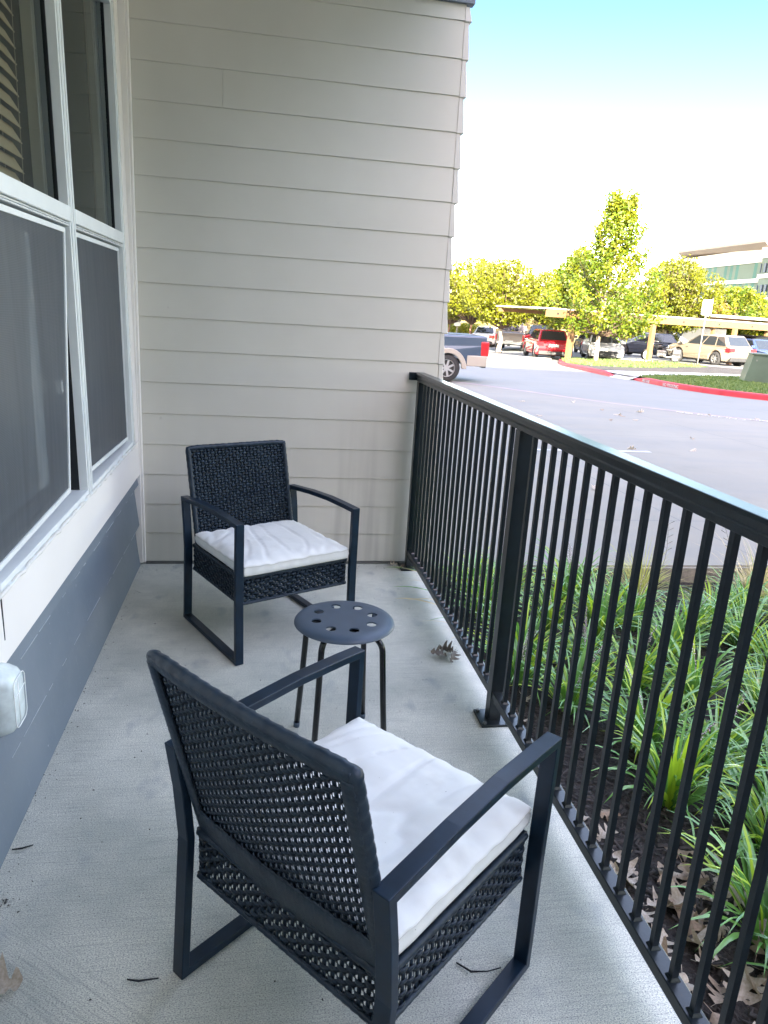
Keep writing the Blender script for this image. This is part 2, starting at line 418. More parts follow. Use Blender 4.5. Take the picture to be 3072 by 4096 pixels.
bm = bmesh.new(); box(bm, -.012, .0, -.024, -.001, .012, 2.83); box(bm, -.045, -.012, -.032, -.001, .012, 2.83)
link('corner_bead', bm, M['trim'], wall, bevel=.003)
bm = bmesh.new(); box(bm, 0, XR - .01, -.012, .02, .0, .0145)
link('base_flashing', bm, M['steel'], wall)
# navy boards above
up_ = []
bm = bmesh.new()
for k in range(4):
    z0 = 2.806 + k * .16; lap(bm, -.02, XR + .009, z0, z0 + .16, .022, .010)
link('upper_navy_siding', bm, M['navy'], wall)
# wall body behind the boards (its far side closes the building)
bm = bmesh.new(); box(bm, -4, XR - .035, .031, 5.5, -.29, 9.0)
link('wall_core', bm, M['siding'], wall)

# ------------------------------------------------------------------ house wall with the windows (left)
def XW(z): return -.016 - .014 * (z - .65)
house = empty('house_wall', (-.03, -2.5, 0)); tag(house, 'house wall with navy lower boards and beige trim under the windows', 'wall')
def child(o, p):  # keep world placement
    o.parent = p; o.matrix_parent_inverse = p.matrix_world.inverted(); return o
house.location = (0, 0, 0)
Y0 = -6.2
bm = bmesh.new()
for z0, z1, xo, xt in ((.0, .224, -.026, -.050), (.224, .445, -.024, -.048), (.445, .515, -.022, -.034)):
    prism(bm, [(xo, z0), (-.20, z0), (-.20, z1 - .001), (xt, z1 - .001)], 'y', Y0, -.034)
link('lower_siding', bm, M['navy'], house, bevel=.002, seg=1)
bm = bmesh.new()  # pale broken lines at the laps: wear, plus painted edge light
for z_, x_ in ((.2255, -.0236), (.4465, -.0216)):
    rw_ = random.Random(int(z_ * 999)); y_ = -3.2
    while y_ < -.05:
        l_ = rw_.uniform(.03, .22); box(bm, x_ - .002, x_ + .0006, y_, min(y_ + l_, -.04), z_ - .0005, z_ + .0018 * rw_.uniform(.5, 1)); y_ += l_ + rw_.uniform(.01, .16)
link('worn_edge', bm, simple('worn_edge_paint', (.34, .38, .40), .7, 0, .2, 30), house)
bm = bmesh.new()
def slab_yz(bm, y0, y1, z0, z1, xi, xo=0):
    """board lying on the (very slightly leaning) wall plane, xo proud of it, xi deep"""
    vs = []
    for x, y, z in ((xi, y0, z0), (xi, y1, z0), (xi, y1, z1), (xi, y0, z1), (xo, y0, z0), (xo, y1, z0), (xo, y1, z1), (xo, y0, z1)):
        vs.append(bm.verts.new((XW(z) + x, y, z)))
    for f in ((0, 1, 2, 3), (4, 7, 6, 5), (0, 4, 5, 1), (1, 5, 6, 2), (2, 6, 7, 3), (3, 7, 4, 0)): bm.faces.new([vs[i] for i in f])
slab_yz(bm, -6.2, -.033, .500, .676, -.12)
link('sill_board', bm, M['trim'], house, bevel=.003)
bm = bmesh.new(); slab_yz(bm, -.150, -.033, .678, 2.90, -.12)
link('jamb_board', bm, M['trim'], house, bevel=.003)
bm = bmesh.new(); slab_yz(bm, -6.2, -.152, 2.60, 2.90, -.12)
link('head_board', bm, M['trim'], house, bevel=.003)
bm = bmesh.new(); slab_yz(bm, -6.2, -2.112, .678, 2.598, -.12, -.004)
link('side_board', bm, M['trim'], house, bevel=.003)
bm = bmesh.new()   # thick bead of caulk along the sill
pts = [(XW(.68) + .004 + .002 * math.sin(i * 1.9), -2.12 + i * .05, .680 + .0025 * math.sin(i * 2.7)) for i in range(40)]
tube(bm, pts, [.0055 + .002 * math.sin(i * 3.1) for i in range(40)], 6)
link('caulk_bead', bm, M['caulk'], house, smooth=True)
bm = bmesh.new(); tube(bm, [(XW(.7 + i * .1) + .002, -.1525, .69 + i * .1) for i in range(20)], .004, 6)
link('caulk_bead', bm, M['caulk'], house, smooth=True)
# dark crack where the boards meet at the left
bm = bmesh.new(); box(bm, XW(.6) - .001, XW(.6) + .0012, -2.092, -2.087, .56, .676)
link('board_crack', bm, M['dark'], house)
# room behind the windows
bm = bmesh.new()
poly(bm, [(-3.2, -6, -.1), (-3.2, .0, -.1), (-3.2, .0, 2.9), (-3.2, -6, 2.9)])
poly(bm, [(-.14, -6, .3), (-3.2, -6, .3), (-3.2, 0, .3), (-.14, 0, .3)])
poly(bm, [(-.14, -6, 2.9), (-3.2, -6, 2.9), (-3.2, 0, 2.9), (-.14, 0, 2.9)])
poly(bm, [(-.14, -.02, .3), (-3.2, -.02, .3), (-3.2, -.02, 2.9), (-.14, -.02, 2.9)])
poly(bm, [(-.14, -6, .3), (-3.2, -6, .3), (-3.2, -6, 2.9), (-.14, -6, 2.9)])
link('room', bm, M['room'], house)

def window(ya, yb, label, tilt):
    """ya..yb along the wall; upper fixed pane, lower sash behind an insect screen"""
    wdw = empty('window', (0, 0, 0)); tag(wdw, label, 'window', 'windows beside the patio')
    zb, zt, zm0, zm1 = .684, 2.596, 1.607, 1.662
    f = .034
    bm = bmesh.new()
    slab_yz(bm, ya, ya + f, zb, zt, -.105, -.001); slab_yz(bm, yb - f, yb, zb, zt, -.105, -.001)
    slab_yz(bm, ya + f, yb - f, zt - f, zt, -.105, -.001); slab_yz(bm, ya + f, yb - f, zb, zb + .016, -.105, -.001)
    # raised channel lines on the jambs
    for y in (ya + .010, ya + .020, yb - .012, yb - .022): slab_yz(bm, y - .0012, y + .0012, zb, zt, -.001, .0035)
    link('frame', bm, M['vinyl'], wdw, bevel=.0015, seg=1)
    bm = bmesh.new(); slab_yz(bm, ya + f, yb - f, zm0 + .008, zm1, -.085, .004)
    for z in (zm0 - .006, zm0 + .001): slab_yz(bm, ya + f, yb - f, z, z + .005, -.05, -.004)
    link('mid_rail', bm, M['vinyl'], wdw, bevel=.002, seg=1)
    bm = bmesh.new(); slab_yz(bm, ya - .002, yb + .002, zb - .006, zb - .0005, -.09, .008)
    link('sill', bm, M['vinyl'], wdw, bevel=.0015)
    # upper pane with its dark gasket
    g0, g1 = ya + f + .002, yb - f - .002
    bm = bmesh.new()
    for a, b, c, d in ((g0, g0 + .008, zm1, zt - f), (g1 - .008, g1, zm1, zt - f), (g0 + .008, g1 - .008, zm1, zm1 + .006)): slab_yz(bm, a, b, c, d, -.06, -.030)
    link('gasket_liner', bm, M['dark'], wdw)
    bm = bmesh.new(); slab_yz(bm, yb - f - .0022, yb - f - .0004, zb + .017, zm0 - .014, -.104, -.030); link('gasket_liner', bm, M['dark'], wdw)  # added dark slab on the jamb's inner face, darkening the gap beside the screen
    bm = bmesh.new(); poly(bm, [(XW(z) - .036, y, z) for y, z in ((g0, zm1), (g1, zm1), (g1, zt - f), (g0, zt - f))])
    link('upper_pane', bm, M['glass'], wdw)
    # lower sash and its pane behind the screen
    bm = bmesh.new()
    s = .045
    for a, b, c, d in ((g0, g0 + s, zb + .02, zm0 - .01), (g1 - s, g1, zb + .02, zm0 - .01), (g0 + s, g1 - s, zb + .02, zb + .075), (g0 + s, g1 - s, zm0 - .045, zm0 - .01)): slab_yz(bm, a, b, c, d, -.092, -.066)
    link('lower_sash', bm, simple('sash_dark', (.035, .04, .045), .5), wdw, bevel=.002)
    bm = bmesh.new(); poly(bm, [(XW(z) - .080, y, z) for y, z in ((g0 + s, zb + .07), (g1 - s, zb + .07), (g1 - s, zm0 - .04), (g0 + s, zm0 - .04))])
    link('lower_pane', bm, M['glass'], wdw)
    # the insect screen: aluminium frame and mesh; in one window it hangs askew
    if tilt: q = [(g0 + .015, zb + .030, .0), (g1 - .150, zb + .048, -.004), (g1 - .018, zm0 - .014, .006), (g0 + .015, zm0 - .014, .006)]
    else: q = [(g0 + .010, zb + .052, .0), (g1 - .012, zb + .030, .0), (g1 - .012, zm0 - .012, 0), (g0 + .010, zm0 - .012, 0)]
    q3 = [Vector((XW(z) - .018 + dx, y, z)) for y, z, dx in q]
    sc_ = bmesh.new(); ce = sum(q3, Vector()) / 4
    inn = [c + (ce - c).normalized() * .022 for c in q3]
    sf = bmesh.new()
    dp = Vector((-.009, 0, 0))
    for i in range(4):
        a, b, c, d = q3[i], q3[(i + 1) % 4], inn[(i + 1) % 4], inn[i]
        A = [sf.verts.new(p) for p in (a, b, c, d)]; B = [sf.verts.new(p + dp) for p in (a, b, c, d)]
        sf.faces.new(A); sf.faces.new(B[::-1])
        for k in range(4): sf.faces.new((A[k], B[k], B[(k + 1) % 4], A[(k + 1) % 4]))
    scr = link('insect_screen', sf, M['vinyl'], wdw)
    # slightly bellied mesh
    n = 14; vv = []; ff = []
    for j in range(n + 1):
        for i in range(n + 1):
            u, v = i / n, j / n
            p = (inn[0] * (1 - u) + inn[1] * u) * (1 - v) + (inn[3] * (1 - u) + inn[2] * u) * v
            vv.append((p.x - .004 + .006 * math.sin(math.pi * u) * math.sin(math.pi * v), p.y, p.z))
    for j in range(n):
        for i in range(n):
            a = j * (n + 1) + i; ff.append((a, a + 1, a + n + 2, a + n + 1))
    raw('screen_mesh', vv, ff, M['screen'], scr, smooth=True)
    if tilt:
        bm = bmesh.new(); slab_yz(bm, g1 - .075, g1 - .055, 1.06, 1.10, -.066, -.045)
        link('latch', bm, M['vinyl'], wdw, bevel=.002)
    return wdw
w1 = window(-1.106, -.154, 'far window nearest the siding corner, its insect screen fitted square', False)
w2 = window(-2.108, -1.112, 'near window with wood blinds and an insect screen hanging askew', True)
# horizontal blinds behind the near window's upper pane
def blinds(y0, y1, z0, z1, X, label):
    b = empty('window_blind', (0, 0, 0)); tag(b, label, 'blind')
    bm = bmesh.new(); z = z0; k = 0
    while z < z1:
        t = R(58); d = .026
        c = Vector((X, 0, z)); a = Vector((math.cos(t) * d, 0, -math.sin(t) * d)); nrm = Vector((math.sin(t), 0, math.cos(t))) * .0014
        P = [c - a - nrm, c + a - nrm, c + a + nrm, c - a + nrm]
        prism(bm, [(p.x, p.z) for p in P], 'y', y0, y1)
        z += .043; k += 1
    link('slats', bm, M['blind'], b)
    bm = bmesh.new()
    for f_ in (.06, .35, .65, .94):
        y = y0 + (y1 - y0) * f_
        box(bm, X + .024, X + .0255, y - .001, y + .001, z0 - .03, z1); box(bm, X - .0255, X - .024, y - .001, y + .001, z0 - .03, z1)
    link('ladder_cords', bm, M['cord'], b)
    bm = bmesh.new(); box(bm, X - .022, X + .022, y0, y1, z0 - .035, z0 - .015)
    link('bottom_rail', bm, M['blind'], b, bevel=.003)
blinds(-2.07, -1.235, 1.50, 2.70, -.150, 'tan slatted blind inside the near window')

# ------------------------------------------------------------------ ceiling, back wall, neighbouring wings (outside the frame, they shade the patio)
bm = bmesh.new(); box(bm, -.3, 1.56, -5.69, -.001, 3.02, 3.30)
o = link('patio_ceiling', bm, M['ceil']); tag(o, kind='structure')
bm = bmesh.new(); box(bm, -4, 1.56, -6.5, -5.70, -.3, 9); box(bm, -4, -.21, -5.69, .03, 3.31, 9); box(bm, -.2, 1.56, -5.69, .03, 3.31, 9)
o = link('apartment_building', bm, M['navy']); tag(o, 'apartment block rising above and behind the patio', 'building')
bm = bmesh.new(); box(bm, -50, 75, -44, -34, -1, 21.9)
o = link('apartment_wing', bm, M['siding']); tag(o, 'long apartment wing behind the photographer that shades the drive', 'building')
bm = bmesh.new(); poly(bm, [(-120, -120, -.45), (120, -120, -.45), (120, .04, -.45), (-120, .04, -.45)])
o = link('ground', bm, M['mulch']); tag(o, kind='structure')

# ------------------------------------------------------------------ railing
rail = empty('railing', (1.435, 0, 0)); tag(rail, 'black metal picket railing along the open side of the patio', 'railing')
RX = 1.435
def rz_(y): return .0066 * (-y)
def sheared(bm):
    for v in bm.verts: v.co.z += rz_(v.co.y); v.co.x -= RX
bm = bmesh.new()
# moulded cap rail: cross-section in x,z
prof = [(-.019, 1.040), (.019, 1.040), (.019, 1.056), (.027, 1.064), (.027, 1.079), (.021, 1.087), (-.021, 1.087), (-.027, 1.079), (-.027, 1.064), (-.019, 1.056)]
prism(bm, [(RX + a, b) for a, b in prof], 'y', -6.0, -.024); sheared(bm)
link('top_rail', bm, M['rail'], rail, bevel=.002)
bm = bmesh.new(); box(bm, 1.372, RX + .02, -.032, -.0225, 1.045, 1.086); sheared(bm)
link('wall_bracket', bm, M['rail'], rail, bevel=.002)
bm = bmesh.new(); box(bm, RX - .019, RX + .019, -6.0, -.095, .082, .112); sheared(bm)
link('bottom_rail', bm, M['rail'], rail, bevel=.002)
YP = [-.075, -1.637, -3.20, -4.76]
for i, y in enumerate(YP):
    h = .0225
    bm = bmesh.new()
    box(bm, RX - h, RX + h, y - h, y + h, .0, 1.040)
    for v in bm.verts: v.co.x -= RX; v.co.z += rz_(y) if v.co.z > .5 else 0
    po = link('post', bm, M['rail'], rail, bevel=.002)
    bm = bmesh.new(); box(bm, -.055, .055, y - .055, y + .055, .0005, .010)
    pl = link('base_plate', bm, M['rail'], po, bevel=.0015)
    for sx_ in (-1, 1):
        for sy_ in (-1, 1):
            bm = bmesh.new(); lathe(bm, [(0, .0105), (.008, .0105), (.008, .016), (0, .017)], 6, Matrix.Translation((sx_ * .042, y + sy_ * .042, 0)))
            link('bolt', bm, M['steel'], po)
def picket(y):
    bm = bmesh.new(); h = .0070
    box(bm, -h, h, y - h, y + h, .1125, 1.0395)
    # weld fillet at the foot
    for v in box(bm, -.0115, .0115, y - .0115, y + .0115, .1128, .119):
        if v.co.z > .116: v.co.x *= .68; v.co.y = y + (v.co.y - y) * .68
    for v in bm.verts: v.co.z += rz_(y)
    link('picket', bm, M['rail'], rail)
y = -.155
while y > -1.60: picket(y); y -= .0762
y = -1.737
while y > -3.14: picket(y); y -= .0762
y = -3.30
while y > -4.70: picket(y); y -= .0762

# ------------------------------------------------------------------ wicker chairs
def weave(bm, fmap, w_, h_, pu=.0175, pv=.0118, amp=.0038, thick=.0014, hole=.34):
    """rows of flat strands going over and under vertical stakes; fmap(u,v,n)->Vector"""
    nu = int(round(w_ / pu)); nv = int(round(h_ / pv)); pu = w_ / nu; pv = h_ / nv
    sub = 6
    for j in range(nv):
        vc = (j + .5) * pv; hh = pv * (.505 if hole > .05 else .53)
        prev = None
        for s in range(nu * sub + 1):
            u = s / sub * pu; ph = math.pi * (u / pu - .5) + j * math.pi
            n = amp * math.tanh(2.0 * math.cos(ph)) / .964
            gi = u / pu; near = math.cos(math.pi * gi) ** 4      # 1 in the gaps between stakes
            gt = 1 if (int(round(gi)) + j) % 2 == 0 else 0
            ht = hh * (1 - hole * near * gt); hb = hh * (1 - hole * near * (1 - gt))
            ring = [bm.verts.new(fmap(u, vc - hb, n)), bm.verts.new(fmap(u, vc, n + thick)), bm.verts.new(fmap(u, vc + ht, n)), bm.verts.new(fmap(u, vc, n - thick))]
            if prev:
                for k in range(4): bm.faces.new((prev[k], prev[(k + 1) % 4], ring[(k + 1) % 4], ring[k]))
            prev = ring
    for i in range(nu):
        u = (i + .5) * pu; a = pu * .20
        P = [(u - a, -.0012), (u + a, -.0012), (u + a, .0012), (u - a, .0012)]
        prev = None
        for v in (0, h_ * .25, h_ * .5, h_ * .75, h_):
            ring = [bm.verts.new(fmap(p[0], v, p[1])) for p in P]
            if prev:
                for k in range(4): bm.faces.new((prev[k], prev[(k + 1) % 4], ring[(k + 1) % 4], ring[k]))
            prev = ring
def wrapped(bm, pts, ra, rb, nrm, pitch=.030):
    """flattened roll of wicker wound round a frame bar; nrm = direction of the thin side"""
    pts = [Vector(p) for p in pts]; dense = []
    for a, b in zip(pts, pts[1:]):
        n = max(2, int((b - a).length / .005))
        dense += [a + (b - a) * (i / n) for i in range(n)]
    dense.append(pts[-1]); d = 0; prev = None; nrm = Vector(nrm).normalized(); sides = 12
    for i, p in enumerate(dense):
        t = (dense[min(i + 1, len(dense) - 1)] - dense[max(i - 1, 0)]).normalized(); s = t.cross(nrm).normalized()
        if i: d += (p - dense[i - 1]).length
        ring = []
        for k in range(sides):
            th = 2 * math.pi * k / sides
            saw = ((d / pitch + th / (2 * math.pi)) % 1.0); r = 1 + .16 * saw - .02 * math.cos(saw * 25)
            ring.append(bm.verts.new(p + s * math.cos(th) * ra * r + nrm * math.sin(th) * rb * r))
        if prev:
            for k in range(sides): bm.faces.new((prev[k], prev[(k + 1) % sides], ring[(k + 1) % sides], ring[k]))
        else: bm.faces.new(ring[::-1])
        prev = ring
    bm.faces.new(prev)
def loop_frame(bm, path, x0, x1, th):
    """closed rectangular-tube loop in the y,z plane"""
    n = len(path); P = [Vector((0, a, b)) for a, b in path]; inner = []
    for i in range(n):
        a, b, c = P[i - 1], P[i], P[(i + 1) % n]
        d1 = (b - a).normalized(); d2 = (c - b).normalized()
        n1 = Vector((0, -d1.z, d1.y)); n2 = Vector((0, -d2.z, d2.y)); m = (n1 + n2).normalized(); k = th / max(.3, m.dot(n1))
        inner.append(b + m * k)
    rings = []
    for x in (x0, x1):
        rings.append(([bm.verts.new((x, p.y, p.z)) for p in P], [bm.verts.new((x, p.y, p.z)) for p in inner]))
    (oa, ia), (ob, ib) = rings
    for i in range(n):
        j = (i + 1) % n
        bm.faces.new((oa[i], oa[j], ob[j], ob[i])); bm.faces.new((ia[j], ia[i], ib[i], ib[j]))
        bm.faces.new((oa[i], ia[i], ia[j], oa[j])); bm.faces.new((ob[j], ib[j], ib[i], ob[i]))
def make_chair(loc, ang, label, top=(-.312, .772), W=.492, hole=.0):
    """local frame: +y is the way the sitter faces"""
    ch = empty('wicker_chair', loc, ang); tag(ch, label, 'chair', 'black wicker patio chairs')
    for s in (-1, 1):
        bm = bmesh.new()
        path = [(-.272, 0), (.272, 0), (.268, .30), (.272, .585), (.20, .588), (.06, .590), (-.09, .583), (-.278, .566), (-.262, .46), (-.252, .34)]
        loop_frame(bm, path, s * .283, s * (.283 - .034), .019)
        link('side_frame', bm, M['frame_black'], ch, bevel=.002)
        bm = bmesh.new()
        for yy in (-.22, .22): lathe(bm, [(0, -.0015), (.011, -.0015), (.011, .001), (0, .001)], 10, Matrix.Translation((s * .266, yy, 0)))
    # backrest
    B0 = Vector((0, -.205, .335)); B1 = Vector((0, *top)); H = (B1 - B0).length - .004; vd = (B1 - B0).normalized(); nd = Vector((0, vd.z, -vd.y))
    def fb(u, v, n):
        c = -.010 * (1 - (2 * u / (W - .026) - 1) ** 2)
        return Vector((u - (W - .026) / 2, 0, 0)) + B0 + vd * (v + .012) + nd * (n + c)
    bm = bmesh.new(); weave(bm, fb, W - .026, H - .022, hole=hole)
    back = link('backrest', bm, M['wicker'], ch, smooth=True)
    bm = bmesh.new()
    X = W / 2 - .012
    top = B0 + vd * H
    arc = [Vector((x, 0, 0)) + top + nd * (-.010 * (1 - (x / X) ** 2)) for x in [X * (t / 6 - 1) for t in range(13)]]
    wrapped(bm, [Vector((-X, 0, 0)) + B0, Vector((-X, 0, 0)) + B0 + vd * (H - .02), arc[0] + vd * -.004] + arc[1:-1] + [arc[-1] + vd * -.004, Vector((X, 0, 0)) + B0 + vd * (H - .02), Vector((X, 0, 0)) + B0], .0105, .0115, nd, .030)
    link('back_rim', bm, M['wicker'], back, smooth=True)
    bm = bmesh.new()
    wrapped(bm, [Vector((-X, 0, 0)) + B0 + vd * .0, Vector((X, 0, 0)) + B0 + vd * .0], .030, .011, nd, .020)
    link('lower_rim', bm, M['wicker'], back, smooth=True)
    for nm_, pa, pb, ra_ in (('back_border', Vector((-X + .008, 0, 0)) + B0, Vector((-X + .008, 0, 0)) + B0 + vd * (H - .01), .021), ('back_border', Vector((X - .008, 0, 0)) + B0, Vector((X - .008, 0, 0)) + B0 + vd * (H - .01), .021), ('back_border', Vector((-X, 0, 0)) + B0 + vd * .045, Vector((X, 0, 0)) + B0 + vd * .045, .048)):
        bm = bmesh.new(); n_ = 10; mid_ = [pa.lerp(pb, k / n_) for k in range(n_ + 1)]
        wrapped(bm, [q + nd * (-.0095 - .010 * (1 - (q.x / X) ** 2)) for q in mid_], ra_ if ra_ > .03 else .013, .0045, nd, .014)
        link(nm_, bm, M['wicker'], back, smooth=True)
    bm = bmesh.new(); wrapped(bm, [q + nd * -.0085 - vd * .008 for q in arc], .013, .0040, nd, .014); link('back_border', bm, M['wicker'], back, smooth=True)
    # seat apron on four sides
    hw = .247; z0, z1 = .245, .352; yf, yr = .236, -.225
    sides = {'front_apron': (lambda u, v, n: Vector((u - hw, yf + n, z0 + v)), 2 * hw), 'back_apron': (lambda u, v, n: Vector((hw - u, yr - n, z0 + v)), 2 * hw),
             'side_apron': (lambda u, v, n: Vector((hw + n, yr + u, z0 + v)), yf - yr), 'side_apron.001': (lambda u, v, n: Vector((-hw - n, yf - u, z0 + v)), yf - yr)}
    for nm, (f, wd) in sides.items():
        bm = bmesh.new(); weave(bm, f, wd, z1 - z0,   .0210, .0140, .0042, hole=hole)
        link(nm.split('.')[0], bm, M['wicker'], ch, smooth=True)
    bm = bmesh.new()
    for z, ra in ((z0, .006), (z1, .008)):
        for a, b, nn in (((-hw, yf), (hw, yf), (0, 1, 0)), ((hw, yr), (-hw, yr), (0, 1, 0)), ((hw, yf), (hw, yr), (1, 0, 0)), ((-hw, yr), (-hw, yf), (1, 0, 0))):
            wrapped(bm, [(a[0], a[1], z), (b[0], b[1], z)], ra, .0075, nn, .02)
    link('apron_rim', bm, M['wicker'], ch, smooth=True)
    bm = bmesh.new()
    def fs_(u, v, n): return Vector((u - hw, yr + v, z1 - .004 + n))
    weave(bm, fs_, 2 * hw, yf - yr, .02, .016, .0024, hole=.1)
    link('seat', bm, M['wicker'], ch, smooth=True)
    bm = bmesh.new()
    for yy in (-.205, .215): box(bm, -.249, .249, yy - .010, yy + .010, .315, .342)
    link('cross_bars', bm, M['frame_black'], ch)
    return ch
def make_cushion(loc, ang, label, seed, off=(0, .022), rot=0.0):
    c = empty('seat_cushion', (0, 0, 0), 0)
    bpy.data.objects.remove(c)
    rs = random.Random(seed)
    hx, hy, hz = .246, .236, .029; n = 56; bm = bmesh.new()
    def crease(x, y):
        v = .0046 * noise.noise(Vector((x * 5 + seed, y * 9 + x * 5, seed))) + .0014 * noise.noise(Vector((x * 14 + y * 6, y * 16, seed + 4)))
        r = abs(noise.noise(Vector((x * 9 + seed * 2, y * 5 - x * 7, 9))))
        v -= .0055 * max(0, 1 - r * 9)
        # pulled folds running in from the edges
        e = min(hx - abs(x), hy - abs(y)); k = math.exp(-max(0, e) / .035)
        p = x if (hy - abs(y)) < (hx - abs(x)) else y
        v += .0022 * k * math.sin(p * 95 + 3 * noise.noise(Vector((p * 9, seed, 1))))
        return v
    def surf(i, j, s):
        a = -1 + 2 * i / n; b = -1 + 2 * j / n
        x, y = hx * a, hy * b
        # rounded corners in plan, slight waist along the edges
        m = max(abs(a), abs(b)); cr = max(0, abs(a) + abs(b) - 1.72) * .5
        x *= 1 - cr * .12; y *= 1 - cr * .12
        x *= 1 - .012 * (1 - b * b); y *= 1 - .012 * (1 - a * a)
        fall = (max(0, m - .82) / .18) ** 2.4
        z = hz + .012 * (1 - a ** 4) * (1 - b ** 4) - .010 * fall
        z += crease(x, y) * (1 - .3 * fall)
        return (x, y, z) if s > 0 else (x, y, -hz + .004 * fall)
    T = [[bm.verts.new(surf(i, j, 1)) for i in range(n + 1)] for j in range(n + 1)]
    B = [[bm.verts.new(surf(i, j, -1)) for i in range(n + 1)] for j in range(n + 1)]
    for j in range(n):
        for i in range(n):
            bm.faces.new((T[j][i], T[j][i + 1], T[j + 1][i + 1], T[j + 1][i])); bm.faces.new((B[j][i], B[j + 1][i], B[j + 1][i + 1], B[j][i + 1]))
    ed = [(0, i) for i in range(n)] + [(j, n) for j in range(n)] + [(n, i) for i in range(n, 0, -1)] + [(j, 0) for j in range(n, 0, -1)]
    rows = [[T[j][i] for j, i in ed]]
    for t in (.08, .16, .5, .85):
        row = []
        for j, i in ed:
            a, b = T[j][i].co, B[j][i].co; p = a.lerp(b, t); out_ = Vector((p.x / hx, p.y / hy, 0)).normalized()
            bul = .006 * math.sin(math.pi * t) + (.0028 if t == .08 else (-.001 if t == .16 else 0)) + .0022 * noise.noise(Vector((p.x * 30, p.y * 30, seed)))
            row.append(bm.verts.new(p + out_ * bul))
        rows.append(row)
    rows.append([B[j][i] for j, i in ed])
    for A, Bq in zip(rows, rows[1:]):
        for k in range(len(ed)): bm.faces.new((A[k], Bq[k], Bq[(k + 1) % len(ed)], A[(k + 1) % len(ed)]))
    seam = [v.co * 1.0 for v in rows[2]][::2]
    o = link('seat_cushion', bm, M['cushion'], smooth=True)
    sb = bmesh.new(); tube(sb, [p + Vector((p.x / hx, p.y / hy, 0)).normalized() * .0004 for p in seam], .0013, 5, close=True); link('seam', sb, M['seam'], o, smooth=True)
    mx = Matrix.Translation(loc) @ Matrix.Rotation(ang, 4, 'Z') @ Matrix.Translation((off[0], off[1], .3605 + hz)) @ Matrix.Rotation(rot, 4, 'Z')
    o.matrix_world = mx; tag(o, label, 'cushion', 'white seat cushions'); return o
FAR_A = R(-62.6 - 90); NEAR_A = R(40.8 - 90)
FAR_C = (.640, -.825, .0015); NEAR_C = (.817, -2.600, .0015)
make_chair(FAR_C, FAR_A, 'black wicker armchair by the siding wall, facing the stool')
make_chair(NEAR_C, NEAR_A, 'black wicker armchair nearest the camera, seen from behind', (-.324, .790), .508, .10)
make_cushion(FAR_C, FAR_A, 'white seat cushion on the chair by the siding wall', 1)
make_cushion(NEAR_C, NEAR_A, 'creased white seat cushion on the nearest chair', 2)

# ------------------------------------------------------------------ stool
st = empty('stool', (.870, -1.733, 0)); tag(st, 'round black plastic stool with eight holes and tube legs between the chairs', 'stool')
def stool_seat():
    bm = bmesh.new(); nh, rh, hr = 8, .0935, .0152; ro = .160; ph0 = R(12)
    def zt(r): return .448 - (.010 * smooth01(.125, .160, r) if r > .125 else 0) - .0012 * (1 - smooth01(.0, .125, r))
    seg = 96; hv = 12
    # surface between centre and rim, holes left open
    loops = []
    holes = []
    for k in range(nh):
        a = 2 * math.pi * k / nh + ph0; c = (rh * math.cos(a), rh * math.sin(a)); holes.append((c, a))
    def ring(r, z): return [bm.verts.new((r * math.cos(2 * math.pi * i / seg), r * math.sin(2 * math.pi * i / seg), z)) for i in range(seg)]
    return holes, zt
def build_seat():
    holes, zt = stool_seat()
    bm = bmesh.new(); seg = 96
    prof = [(.0, .4468), (.04, .4469), (.07, .4471), (.118, .4478), (.132, .4472), (.145, .4450), (.154, .4415), (.1585, .4370), (.160, .4320), (.1585, .4305), (.156, .4320), (.150, .4370), (.140, .4410), (.118, .4430), (.07, .4425), (.0, .442)]
    lathe(bm, prof, seg)
    o = link('seat', bm, M['plastic'], st, smooth=True)
    # eight through holes
    cb = bmesh.new()
    for (c, a) in holes: lathe(cb, [(0, .40), (.0168, .40), (.0168, .47), (0, .47)], 20, Matrix.Translation((c[0], c[1], 0)))
    bmesh.ops.recalc_face_normals(cb, faces=cb.faces[:])
    me = bpy.data.meshes.new('cut'); cb.to_mesh(me); cb.free(); cut = bpy.data.objects.new('cut', me); COL.objects.link(cut); cut.parent = st
    md = o.modifiers.new('holes', 'BOOLEAN'); md.operation = 'DIFFERENCE'; md.object = cut; md.solver = 'EXACT'
    bpy.context.view_layer.update(); dg = bpy.context.evaluated_depsgraph_get()
    nm = bpy.data.meshes.new_from_object(o.evaluated_get(dg)); o.modifiers.clear(); o.data = nm
    bpy.data.objects.remove(cut)
    for p in nm.polygons: p.use_smooth = True
    nm.set_sharp_from_angle(angle=R(38)) if hasattr(nm, 'set_sharp_from_angle') else None
build_seat()
for k, (ang0, zc) in enumerate(((R(54.5 - 90 + 90), .428), (R(54.5 + 90), .411))):
    for s in (0, 1):
        a = ang0 + math.pi * s; d = Vector((math.cos(a), math.sin(a), 0)); pts = [d * 0.002 + Vector((0, 0, zc)), d * .075 + Vector((0, 0, zc))]
        for i in range(1, 9):
            t = i / 8 * math.pi / 2 * .97; r = .048
            pts.append(d * (.092 + r * math.sin(t)) + Vector((0, 0, zc - r + r * math.cos(t))))
        pts.append(d * .152 + Vector((0, 0, .2))); pts.append(d * .168 + Vector((0, 0, .006)))
        bm = bmesh.new(); tube(bm, pts, .0098, 12)
        lg = link('leg', bm, M['gloss'], st, smooth=True)
        bm = bmesh.new(); tube(bm, [d * .168 + Vector((0, 0, .0005)), d * .1672 + Vector((0, 0, .018))], .0108, 12)
        link('foot_cap', bm, M['plastic'], lg, smooth=True)
